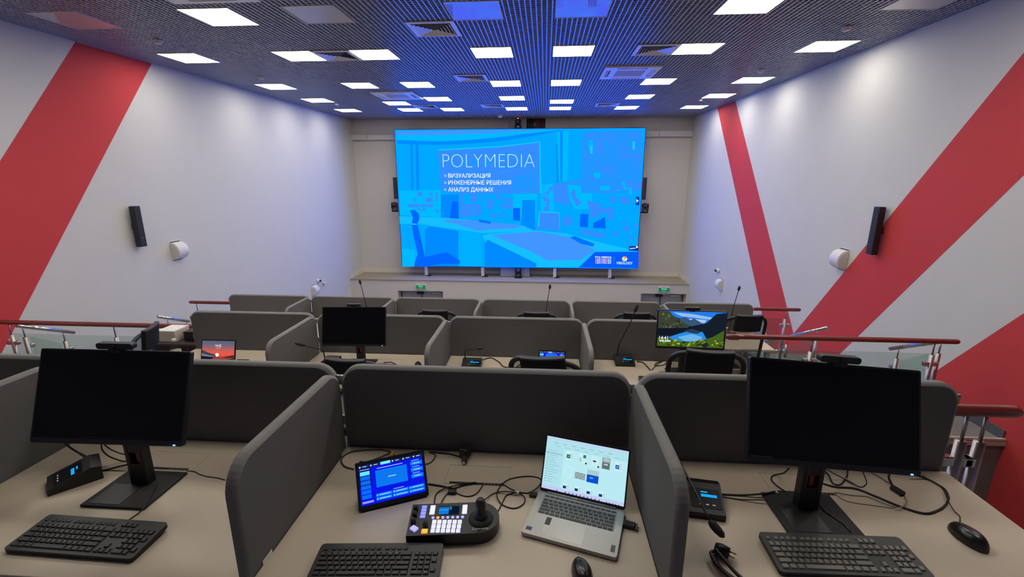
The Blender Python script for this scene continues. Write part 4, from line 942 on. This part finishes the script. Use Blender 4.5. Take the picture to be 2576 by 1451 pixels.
# ================================================================== TOUCH PANELS
def mk_touch(label, c, yaw, tilt, W, H, zt, scale=1.0):
    r, u = rotm(yaw, tilt, 0); bl_ = Vector(c) - u * H / 2
    t = thing('touch_panel', label, 'touch panel', (bl_.x, bl_.y, zt), yaw); h0 = bl_.z - zt
    F = frame((0, 0, max(h0, .006)), (1, 0, 0), (0, sin(tilt), cos(tilt)))
    MB().prism(rrect(-W / 2, W / 2, -.0, H, .004, 3), -.014, 0, 'z', None, F).build('housing', M_BLK, t)
    hz = max(h0, .006); dp = H * .62
    MB().prism([(-.002, 0), (dp, 0), (sin(tilt) * H * .8 + .012, hz + cos(tilt) * H * .75), (0.010, hz)], -W * .47, W * .47, 'x').build('wedge_stand', M_BLK2, t)
    P = Paint(.00015)
    def q(u_, v_): return (-W / 2 + .010 + u_ * (W - .020), H - .010 - v_ * (H - .026))
    def R_(u0, v0, u1, v1, m): a = q(u0, v1); b = q(u1, v0); P.rect(a[0], a[1], b[0], b[1], m)
    R_(0, 0, 1, 1, G(8, 20, 215, 1.2)); R_(0, 0, 1, .09, G(8, 14, 60)); R_(0, .09, .18, .55, G(12, 18, 120))
    for i in range(6): R_(.005 + i * .168, .012, .16 + i * .168, .082, G(24, 48, 92) if i != 2 else G(110, 215, 255, 1.2)); (R_(.07 + i * .168, .04, .125 + i * .168, .055, G(215, 225, 235)) if i != 2 else None)
    for i in range(6): a = q(.026 + i * .168, .047); (P.disc(a[0], a[1], .0028, G(225, 230, 240), 8) if i != 2 else None)
    for i in range(6): R_(.02, .17 + i * .115, .165, .265 + i * .115, G(90, 215, 255, 1.2) if i == 0 else G(10, 110, 245))
    R_(.02, .115, .165, .13, G(190, 200, 235)); R_(.02, .90, .19, .915, G(205, 210, 240)); R_(.02, .93, .19, .945, G(205, 210, 240))
    R_(.25, .20, .74, .62, G(12, 120, 240)); R_(.28, .145, .68, .16, G(200, 210, 240)); R_(.44, .40, .56, .417, G(205, 230, 250))
    for i in range(3): R_(.80, .17 + i * .16, .99, .265 + i * .16, G(10, 130, 250)); R_(.84, .21 + i * .16, .95, .224 + i * .16, G(215, 235, 250)); R_(.82, .135 + i * .16, .94, .148 + i * .16, G(190, 200, 240))
    for i in range(3):
        for j in range(2): R_(.23 + i * .255, .77 + j * .09, .475 + i * .255, .845 + j * .09, G(12, 130, 245)); R_(.28 + i * .255, .80 + j * .09, .45 + i * .255, .815 + j * .09, G(200, 228, 250)); R_(.245 + i * .255, .795 + j * .09, .257 + i * .255, .82 + j * .09, G(220, 240, 250))
    R_(.50, .73, .66, .742, G(200, 210, 240))
    P.build('screen_image', t, F @ Matrix.Translation((0, 0, .0006))); return t
mk_touch('black touch panel with blue control screen beside the joystick controller', (-.548, 1.447, -1.118), radians(24.9), radians(26.8), .252, .166, D1)
mk_touch('small blue touch panel on the middle row, half hidden by a chair', (.085, 3.76, D2 + .08), radians(-4), radians(24), .24, .16, D2)

# ================================================================== PTZ JOYSTICK CONTROLLER
cz = D1 + .045; cyaw = radians(7.2); cc = Vector((-.298, 1.312, D1))
ct = thing('camera_controller', 'black camera controller with joystick and glowing keys', 'controller', cc, cyaw)
CI = (Matrix.Translation(cc) @ Matrix.Rotation(cyaw, 4, 'Z')).inverted()
def cl_(zx, zy, z=cz): v = CI @ onz(850 + zx / 4.836, 1100 + zy / 4.836, z); return v.x, v.y
a = cl_(915, 815); b = cl_(822, 1200); e_ = cl_(1965, 1010)
x0, x1 = (a[0] + b[0]) / 2, e_[0]; y0, y1 = b[1], a[1]; R_ = (y1 - y0) / 2
outl = [(x0, y0), (x1 - R_, y0)] + [(x1 - R_ + R_ * sin(pi * k / 16), (y0 + y1) / 2 - R_ * cos(pi * k / 16)) for k in range(1, 16)] + [(x1 - R_, y1), (x0, y1)]
MB().prism(outl, .004, .045, 'z').build('body', M_BLK, ct)
MB().prism([(x * .99, y * .985) for x, y in outl], .0, .004, 'z').build('foot_mat', M_BLK2, ct)
def cbtn(name, zx0, zy0, zx1, zy1, m, hgt=.004, rot=0.0):
    p0 = cl_((zx0 + zx1) / 2, zy1); p1 = cl_((zx0 + zx1) / 2, zy0); pl = cl_(zx0, (zy0 + zy1) / 2); pr = cl_(zx1, (zy0 + zy1) / 2)
    cx, cy = (pl[0] + pr[0]) / 2, (p0[1] + p1[1]) / 2; hw = (pr[0] - pl[0]) / 2; hh = abs(p1[1] - p0[1]) / 2
    MB().rbox(-hw, hw, -hh, hh, 0, hgt, min(.001, hh * .3), None, Matrix.Translation((cx, cy, .045)) @ Matrix.Rotation(rot, 4, 'Z')).build(name, m, ct)
    return cx, cy, hw, hh
B_W = mat('key_glow_white', (.7, .7, .75), .5, emit=(.75, .78, 1.0), es=.75); B_B = mat('key_glow_blue', (.2, .2, .6), .5, emit=(.22, .25, 1.0), es=1.0); B_O = mat('key_glow_orange', (.8, .3, .05), .5, emit=(1, .33, .03), es=1.2); B_L = mat('key_glow_lilac', (.4, .4, .7), .5, emit=(.42, .40, .95), es=.8)
LG = MB()
for r in range(3):
    for k in range(6):
        x = 1148 + k * 62 - r * 10; y = 1012 + r * 54; g_ = cbtn('button', x, y, x + 50, y + 42, B_W)
        LG.box(g_[0] - .003, g_[0] + .003, g_[1] - .0005, g_[1] + .0005, .0492, .0494)
for r in range(3):
    cbtn('button', 1128 - r * 7, 836 + r * 38, 1188 - r * 6, 866 + r * 38, B_W); cbtn('button', 1518 - r * 4, 828 + r * 38, 1576 - r * 3, 858 + r * 38, B_W)
for r in range(4): cbtn('button', 1024 - r * 8, 838 + r * 39, 1084 - r * 7, 866 + r * 39, B_B)
cbtn('button', 1018, 1128, 1090, 1172, B_O, .006)
cbtn('rocker_switch', 885, 1095, 970, 1145, B_L, .007, radians(-38))
for k in range(7):
    c_ = cl_(1157 + k * 60, 982 - k * 1.5); MB().lathe([(.0052, 0), (.0052, .003), (.0042, .004)], 14, None, Matrix.Translation((c_[0], c_[1], .045))).build('round_button', B_O if k == 1 else B_L, ct)
for (zx, zy) in ((950, 860), (935, 935), (918, 1015), (1065, 1060)):
    c_ = cl_(zx, zy + 20); MB().lathe([(.0085, 0), (.0085, .012), (.007, .016)], 16, None, Matrix.Translation((c_[0], c_[1], .045))).build('knob', M_BLK2, ct)
g_ = cbtn('display_bezel', 1225, 838, 1482, 942, M_BLK, .0015)
P = Paint(.0002); x_, y_, hw, hh = g_
P.rect(x_ - hw + .002, y_ - hh + .002, x_ + hw - .002, y_ + hh - .002, G(6, 24, 44)); P.rect(x_ - hw + .002, y_ - hh + .002, x_ - .001, y_ + hh - .006, G(20, 120, 215)); P.rect(x_ - hw + .002, y_ - .001, x_ - .001, y_ + .003, G(40, 170, 250))
for k in range(5): P.rect(x_ + .001, y_ + hh - .006 - k * .0035, x_ + .007 + .004 * ((k * 7) % 3) / 2, y_ + hh - .005 - k * .0035, G(120, 190, 220))
P.build('display_image', ct, Matrix.Translation((0, 0, .0468)))
LG.build('key_print', mat('print_dark', (.12, .12, .2), .6), ct)
jx, jy = cl_(1740, 990); J = Matrix.Translation((jx, jy, .045))
jo = MB().lathe([(.042, 0), (.042, .003), (.036, .008), (.024, .012)], 24, None, J).build('joystick_ring', M_BLK2, ct)
MB().lathe([(.026, .008), (.024, .018), (.0185, .026), (.0165, .038), (.018, .058), (.0165, .070), (.011, .078), (.005, .080)], 20, None, J).build('joystick', M_BLK, ct)
a = cl_(1635, 1122, cz); b = cl_(1825, 1088, cz); P = Paint(.0003); P.text('Lumens', a[0], a[1] - .001, b[0], b[1], mat('print_silver', (.62, .60, .52), .4)); P.build('lettering', ct, Matrix.Translation((0, 0, .0452)))

# ================================================================== CONFERENCE MICROPHONES
def mk_mic(label, loc, yaw, neck, W=.125, Dp=.15, disp=True, hr=.0105, scale=1.0):
    """neck: world points of the gooseneck, last two = head start and head end"""
    t = thing('conference_microphone', label, 'microphone', loc, yaw)
    I = (Matrix.Translation(loc) @ Matrix.Rotation(yaw, 4, 'Z')).inverted()
    prof = [(-Dp / 2, 0), (Dp / 2, 0), (Dp / 2, .055), (Dp / 2 - .03, .062), (-Dp / 2, .024)]
    MB().prism(prof, -W / 2, W / 2, 'x').build('base', M_BLK, t)
    n = Vector((0, Dp - .03, .038)).normalized()
    F = frame((0, -Dp / 2, .0246), (1, 0, 0), n)
    MB().add([(-.006 - W * .02, .012, 0), (W / 2 - .008, .012, 0), (W / 2 - .008, Dp - .055, 0), (-.006 - W * .02, Dp - .055, 0)] if disp == 'half' else [(-W / 2 + .012, .02, 0), (W / 2 - .008, .02, 0), (W / 2 - .008, Dp - .05, 0), (-W / 2 + .012, Dp - .05, 0)], [(0, 1, 2, 3)], None, F @ Matrix.Translation((0, 0, .0006))).build('touch_face', mat('face_gloss', (.004, .004, .006), .35, spec=.25), t)
    P = Paint(.0002); P.rect(-.012, Dp - .085, W / 2 - .02, Dp - .074, G(20, 150, 220, 1.3)); P.rect(-.012, Dp - .068, .012, Dp - .063, G(40, 170, 230))
    for k in range(3): P.rect(-.022 + k * .022, .032, -.012 + k * .022, .036, G(150, 160, 165))
    P.build('display_image', t, F @ Matrix.Translation((0, 0, .001)))
    np_ = [I @ Vector(v) for v in neck]
    body = bez(np_[:-1], 8); MB().tube(body, [.0055 * scale] * (len(body) // 3) + [.0038 * scale] * (len(body) - len(body) // 3), 8).build('gooseneck', M_BLK, t)
    a, b = np_[-2], np_[-1]; d = b - a
    MB().tube([a - d * .1, a, a + d * .2, a + d * .5, a + d * .85, b], [.006, hr * .75, hr, hr, hr * .75, hr * .2], 14).build('mic_head', M_BLK2, t)
    return t
def V(x, y, Y): return ony(x, y, Y)
# front row: wedge unit by the left monitor, unit by the right side divider
mk_mic('black wedge microphone with blue digits beside the large monitor', (-1.845, 1.462, D1), radians(-42), [(-1.80, 1.51, D1 + .05), V(200, 1140, 1.56), V(172, 1122, 1.55), V(130, 1085, 1.5), V(110, 1065, 1.46)], .12, .16)
m_ = onz(1772, 1258, D1 + .02)
mk_mic('black microphone with a long neck bent over the desk by worn keyboard', (m_.x - .004, m_.y, D1), radians(-8), [onz(1722, 1215, D1 + .05) , V(1712, 1168, 1.56), V(1720, 1180, 1.47), V(1788, 1313, 1.27), V(1822, 1352, 1.235)], .125, .15, True, .0135)
# middle row
p_ = onz(812, 922, D2); mk_mic('black microphone with low drooping neck behind an office chair', (p_.x + .055, p_.y + .05, D2), 0, [V(818, 905, 3.75), V(812, 882, 3.75), V(797, 877, 3.66), V(766, 869, 3.50), V(742, 863, 3.40)], .13, .15, True, .014)
p_ = onz(1185, 927, D2); mk_mic('black microphone with short bent neck on the tablet desk', (p_.x, p_.y + .05, D2), 0, [V(1171, 903, 3.76), V(1169, 884, 3.76), V(1176, 880, 3.76), V(1202, 877, 3.75), V(1216, 875, 3.75)], .17, .14, 'half', .0125)
p_ = onz(1573, 921, D2); mk_mic('black microphone with tall gooseneck beside the lake wallpaper monitor', (p_.x, p_.y + .06, D2), 0, [V(1553, 896, 3.86), V(1558, 865, 3.86), V(1585, 812, 3.85), V(1597, 783, 3.84), V(1605, 765, 3.84)], .17, .14, 'half', .015, 1.2)
# farthest row: necks rise above the dividers
for q, lb in ((((922, 772), (919, 760), (911, 728), (907, 714), (904, 703)), 'tall gooseneck microphone in the farthest row above the middle monitor'), (((1374, 787), (1376, 765), (1381, 735), (1383, 726), (1384, 715)), 'tall gooseneck microphone in the farthest row in front of the video wall'), (((1841, 792), (1846, 770), (1855, 740), (1858, 730), (1861, 719)), 'tall gooseneck microphone in the farthest row next to narrow red stripe')):
    top = [V(*k, 5.95) for k in q]; b0 = Vector((top[0].x, 5.98, D3))
    mk_mic(lb, (b0.x + .03, 5.94, D3), 0, [b0 + Vector((0, 0, .05))] + top[0:4] + [top[4]], .13, .14, True, .017, 1.2)

# ================================================================== CABLES AND LOOSE ITEMS
def cable(label, px, z, r=.0028, m=None, cat='cable', lift=None, name='cable'):
    pts = [onz(a, b, z + r) for a, b in px]
    if lift:
        for i, dz in lift.items(): pts[i] = onz(px[i][0], px[i][1], z + r + dz)
    o = pts[0].copy(); o.z = z; t = thing(name, label, cat, o)
    crv = bez(pts, 6)
    for p in crv: p.z = max(p.z, z + r * .97)
    MB().tube([p - o for p in crv], r, 7).build('cord', m or M_CABLE, t); return t
cable('thick black cable from the touch panel to the cable hatch', [(1078, 1217), (1110, 1222), (1140, 1228), (1165, 1220), (1195, 1213)], D1, .0035)
cable('thin black cable from the joystick controller to hatch', [(1092, 1268), (1096, 1245), (1110, 1232), (1130, 1225), (1165, 1217), (1200, 1214)], D1, .0024, None, 'cable', {0: .02, 2: .004, 3: .0075, 4: .0075, 5: .003})
c1 = cable('grey cable with a dark plug lying behind the joystick controller', [(1108, 1270), (1118, 1250), (1138, 1236), (1160, 1245), (1180, 1248), (1200, 1240), (1216, 1218)], D1, .0022, None, 'cable', {0: .02})
q_ = onz(1140, 1236, D1 + .008) - Vector(c1.location); MB().rbox(q_.x - .02, q_.x + .012, q_.y - .010, q_.y + .010, .002, .014, .003).build('plug', M_BLK, c1)
cl2 = cable('coiled black charging cable between the laptop and joystick controller', [(1262, 1215), (1290, 1232), (1325, 1240), (1350, 1228), (1362, 1210), (1350, 1200), (1320, 1198), (1280, 1206), (1257, 1225), (1250, 1248), (1265, 1270), (1295, 1278), (1318, 1266), (1318, 1248), (1300, 1240), (1275, 1245), (1265, 1262), (1253, 1285)], D1, .0024, None, 'cable', {3: .006, 9: .004, 13: .005})
q_ = onz(1300, 1238, D1 + .01) - Vector(cl2.location); MB().rbox(q_.x - .009, q_.x + .009, q_.y - .006, q_.y + .006, .002, .013, .002).build('velcro_tie', M_PAPER, cl2)
q_ = onz(1342, 1244, D1 + .008) - Vector(cl2.location); MB().rbox(q_.x - .016, q_.x + .016, q_.y - .008, q_.y + .008, .003, .013, .003).build('plug', M_BLK, cl2)
cable('thin black cable from the joystick controller to the coil', [(1220, 1256), (1240, 1242), (1265, 1236), (1300, 1238)], D1, .0022, None, 'cable', {0: .012, 2: .006, 3: .013})
nc = cable('grey network cable looped behind the touch panel with yellow tag', [(905, 1172), (918, 1163), (940, 1156), (975, 1142), (985, 1138), (960, 1131), (915, 1132), (878, 1138), (859, 1155), (866, 1172), (890, 1180)], D1, .0034, mat('cable_slate', (.07, .07, .065), .5))
q_ = onz(987, 1143, D1 + .006) - Vector(nc.location); MB().rbox(q_.x - .006, q_.x + .006, q_.y - .016, q_.y + .016, .004, .016, .002).build('cable_tag', M_YEL, nc)
q_ = onz(912, 1166, D1 + .006) - Vector(nc.location); MB().rbox(q_.x - .014, q_.x + .014, q_.y - .008, q_.y + .008, .001, .014, .002, None, None).build('connector', M_BLK, nc)
cable('slate cable along the divider behind the touch panel', [(985, 1141), (1003, 1152), (1020, 1158)], D1, .003, mat('cable_slate', (.07, .07, .065), .5))
cable('slate cable loop right of the touch panel, by the divider', [(1068, 1168), (1082, 1164), (1093, 1152), (1094, 1143), (1080, 1138)], D1, .003, mat('cable_slate', (.07, .07, .065), .5))
pb = thing('power_adapter', 'black power plug hanging at the divider behind the cable hatch', 'plug', onz(1168, 1152, D1), radians(-20)); pb.location.z = D1
MB().rbox(-.020, .020, -.012, .030, .003, .045, .006).build('body', M_BLK, pb)
MB().tube([(.01, -.010, .014), (.022, -.040, .012)], .011, 10).build('connector', M_BLK2, pb); MB().tube([(.021, -.038, .012), (.024, -.048, .012)], .007, 10).build('tip', M_CHROME, pb)
cable('black cable from the power plug along the divider', [(1080, 1136), (1110, 1139), (1135, 1142), (1160, 1150)], D1, .003)
# left desk cables
cable('black cable from the wedge microphone behind the monitor stand', [(246, 1187), (270, 1181), (300, 1173), (330, 1167), (350, 1166)], D1, .004, None, 'cable', {2: .015, 3: .02})
cable('thin black cable drooping under the large left monitor', [(255, 1118), (258, 1132), (275, 1148), (310, 1160), (345, 1163)], D1, .0028, None, 'cable', {0: .10, 1: .07, 2: .04})
cable('black cable curving under the large left monitor to its stand', [(262, 1118), (280, 1131), (310, 1142), (345, 1146)], D1, .0026, None, 'cable', {0: .10, 1: .07, 2: .06, 3: .05})
cable('white-sleeved cable loop beside the left monitor stand', [(317, 1120), (318, 1136), (330, 1148), (345, 1152)], D1, .0022, M_CABLEG, 'cable', {0: .09, 1: .06, 2: .05, 3: .05})
cable('thin grey cable from the left monitor base to the side divider', [(470, 1184), (490, 1186), (500, 1192), (520, 1198), (548, 1202), (566, 1207)], D1, .0018)
cable('black keyboard cable under the left monitor base', [(322, 1309), (345, 1293), (362, 1276), (395, 1220)], D1, .0022, None, 'cable', {2: .012, 3: .0125})
# right desk cables
cable('black microphone cable running to the right monitor stand', [(1815, 1243), (1860, 1245), (1915, 1242), (1950, 1236)], D1, .0036, None, 'cable', {2: .011, 3: .0115})
cable('thin black cable beside the right microphone', [(1815, 1249), (1860, 1256), (1910, 1257), (1930, 1258)], D1, .0022, None, 'cable', {2: .011, 3: .0115})
cable('black cable loop behind the right monitor stand', [(1985, 1178), (1970, 1190), (1945, 1196), (1941, 1208), (1955, 1222), (1975, 1236)], D1, .003, None, 'cable', {0: .06, 1: .02})
cable('black cable coil under the right monitor', [(2060, 1175), (2080, 1190), (2095, 1215), (2115, 1218), (2130, 1200), (2133, 1180)], D1, .003, None, 'cable', {0: .05, 5: .05})
cable('thin black cable loop under the right monitor with paper tag', [(2075, 1178), (2100, 1192), (2135, 1210), (2165, 1225), (2180, 1215), (2170, 1185)], D1, .002, None, 'cable', {0: .05, 1: .02, 2: .007, 5: .04})
cable('long black cable sweeping round the right desk to its edge', [(2060, 1213), (2100, 1224), (2150, 1228), (2200, 1247), (2260, 1272), (2310, 1288), (2340, 1290), (2372, 1276), (2386, 1255), (2380, 1235), (2365, 1222), (2330, 1204), (2295, 1192)], D1, .0038, None, 'cable', {12: .02})
cable('thin grey-white cables beside the long black cable', [(2100, 1238), (2140, 1245), (2185, 1250), (2230, 1268), (2265, 1276), (2280, 1262), (2275, 1245)], D1, .0022, M_CABLEG, 'cable', {3: .006, 4: .009, 5: .004})
cable('thin grey cable near the right monitor base', [(2098, 1240), (2130, 1260), (2190, 1270), (2240, 1277), (2262, 1276)], D1, .0018, M_CABLEG, 'cable', {4: .014})
kc = cable('black adapter cable hanging from the right monitor', [(2237, 1192), (2236, 1202), (2245, 1220), (2258, 1236), (2266, 1246)], D1, .0042, None, 'cable', {0: .03, 1: .02})
q_ = onz(2258, 1234, D1 + .008) - Vector(kc.location); MB().rbox(-.011, .011, -.022, .022, .002, .016, .003, None, Matrix.Translation((q_.x, q_.y, 0)) @ Matrix.Rotation(radians(20), 4, 'Z')).build('plug', M_BLK, kc)
cable('grey plug lead by the black adapter cable', [(2192, 1188), (2205, 1194), (2225, 1207), (2242, 1216)], D1, .003, M_CABLEG)
cable('thin black mouse cable at the right desk edge', [(2320, 1195), (2345, 1212), (2370, 1228), (2386, 1262), (2400, 1284), (2414, 1298), (2415, 1312)], D1, .0018, None, 'cable', {0: .024, 1: .013, 2: .010, 3: .009, 4: .003})
cable('black keyboard cable lying over the right monitor base', [(2057, 1245), (2060, 1265), (2075, 1285), (2100, 1302), (2125, 1320), (2140, 1337)], D1 + .011, .0022)
t = thing('paper_tag', 'small curled paper tag on a cable under the right monitor', 'tag', onz(2136, 1212, D1)); t.location.z = D1
MB().rbox(-.006, .006, -.018, .018, .003, .006, .001, None, Matrix.Rotation(radians(25), 4, 'Z')).build('paper', M_CABLEG, t)
# europlug with folded cord at the bottom edge
pg = thing('power_plug', 'black two-pin power plug with bundled cord at the desk front', 'plug', onz(1822, 1400, D1)); pg.location.z = D1
PG = Matrix.Rotation(radians(-35), 4, 'Z')
MB().tube([(-.03, 0, .02), (-.012, 0, .02), (.012, 0, .02)], [.014, .019, .017], 12, None, PG).build('body', M_BLK, pg)
for s in (-1, 1): MB().tube([(.012, s * .0095, .02), (.031, s * .0095, .02)], .0024, 8, None, PG).build('pin', mat('brass_pin', (.55, .36, .22), .3, metal=1), pg)
MB().tube(bez([(-.03, 0, .02), (-.048, -.012, .022), (-.045, -.05, .02), (-.02, -.09, .014), (.02, -.13, .012)], 6), .0055, 8).tube(bez([(-.02, .005, .012), (-.036, -.02, .012), (-.030, -.06, .01), (.0, -.10, .01), (.04, -.14, .01)], 6), .0055, 8).tube(bez([(-.03, 0, .028), (-.02, -.04, .03), (.0, -.08, .022), (.03, -.13, .02)], 6), .0055, 8).build('cord_bundle', M_CABLE, pg)
# middle-row cables
cable('black cables from the short bent microphone to the desk hatch', [(1214, 905), (1235, 900), (1255, 910), (1270, 923), (1315, 924)], D2, .005)
cable('black cable arching to the small tablet', [(1300, 922), (1325, 906), (1345, 902), (1362, 901)], D2, .005, None, 'cable', {1: .02, 2: .02})
cable('black cable from the tall microphone across the desk', [(1602, 909), (1618, 912), (1630, 924), (1636, 931)], D2, .005)
cable('tangled thin cables beside the lake wallpaper monitor', [(1640, 930), (1655, 915), (1668, 908), (1652, 912), (1648, 920), (1668, 918), (1680, 910), (1690, 915), (1672, 928)], D2, .004, None, 'cable', {6: .013, 7: .013, 8: .011})
cable('thin wavy cable between the middle monitor and mouse', [(965, 912), (985, 911), (1000, 918), (1020, 920), (1048, 921)], D2, .004)
# bottle, printer and box at the end of the middle row
b_ = onz(440, 893, D2); b_ = Vector((-3.345, 3.70, D2)); t = thing('water_bottle', 'clear plastic water bottle on the middle-row desk end', 'bottle', b_)
MB().lathe([(.036, 0), (.041, .006), (.041, .085), (.043, .10), (.043, .135), (.036, .16), (.018, .178), (.0145, .182), (.0145, .192)], 20).build('body', M_PET, t)
MB().lathe([(.040, .004), (.040, .07)], 20).build('water', glass_mat('water', (.95, .96, .95)), t)
MB().lathe([(.0175, .184), (.0175, .206), (.015, .208)], 16).build('cap', M_WHITE, t)
MB().lathe([(.0435, .075), (.0435, .098)], 20).build('label_band', mat('label_pale', (.55, .52, .42), .5), t)
pr = thing('printer', 'dark printer with stacked paper under the cardboard box', 'printer', (-3.72, 4.22, T2))
MB().box(-.24, .30, -.13, .14, 0, .42).build('stand', M_GREYP, pr)
MB().rbox(-.22, .30, -.16, .14, .44, .745, .02).box(-.2, .28, -.12, .12, .42, .44).build('case', M_PRN, pr)
for k in range(4): MB().box(.02 + k * .03, .28, -.20 + .01 * k, -.05, .62 + k * .012, .628 + k * .012, None, Matrix.Rotation(radians(4), 4, 'Z')).build('paper_sheet', M_PAPER, pr)
MB().box(.0, .30, -.19, -.15, .50, .615).build('paper_tray', M_BLK, pr)
bx = thing('cardboard_box', 'pale cardboard box lying on top of the printer', 'box', (-3.80, 4.20, T2 + .745))
MB().rbox(-.075, .115, -.10, .10, 0, .115, .006).build('body', M_BEIGE, bx)
MB().box(-.073, .113, -.098, .098, .115, .117).build('lid', M_PAPER, bx)
dv = thing('dock_device', 'small black device next to the cardboard box on the printer', 'device', (-3.57, 4.22, T2 + .745))
MB().rbox(-.06, .10, -.08, .10, 0, .10, .008).build('body', M_BLK, dv); MB().box(-.05, .09, -.082, -.08, .02, .08).build('front_face', M_BLK2, dv)
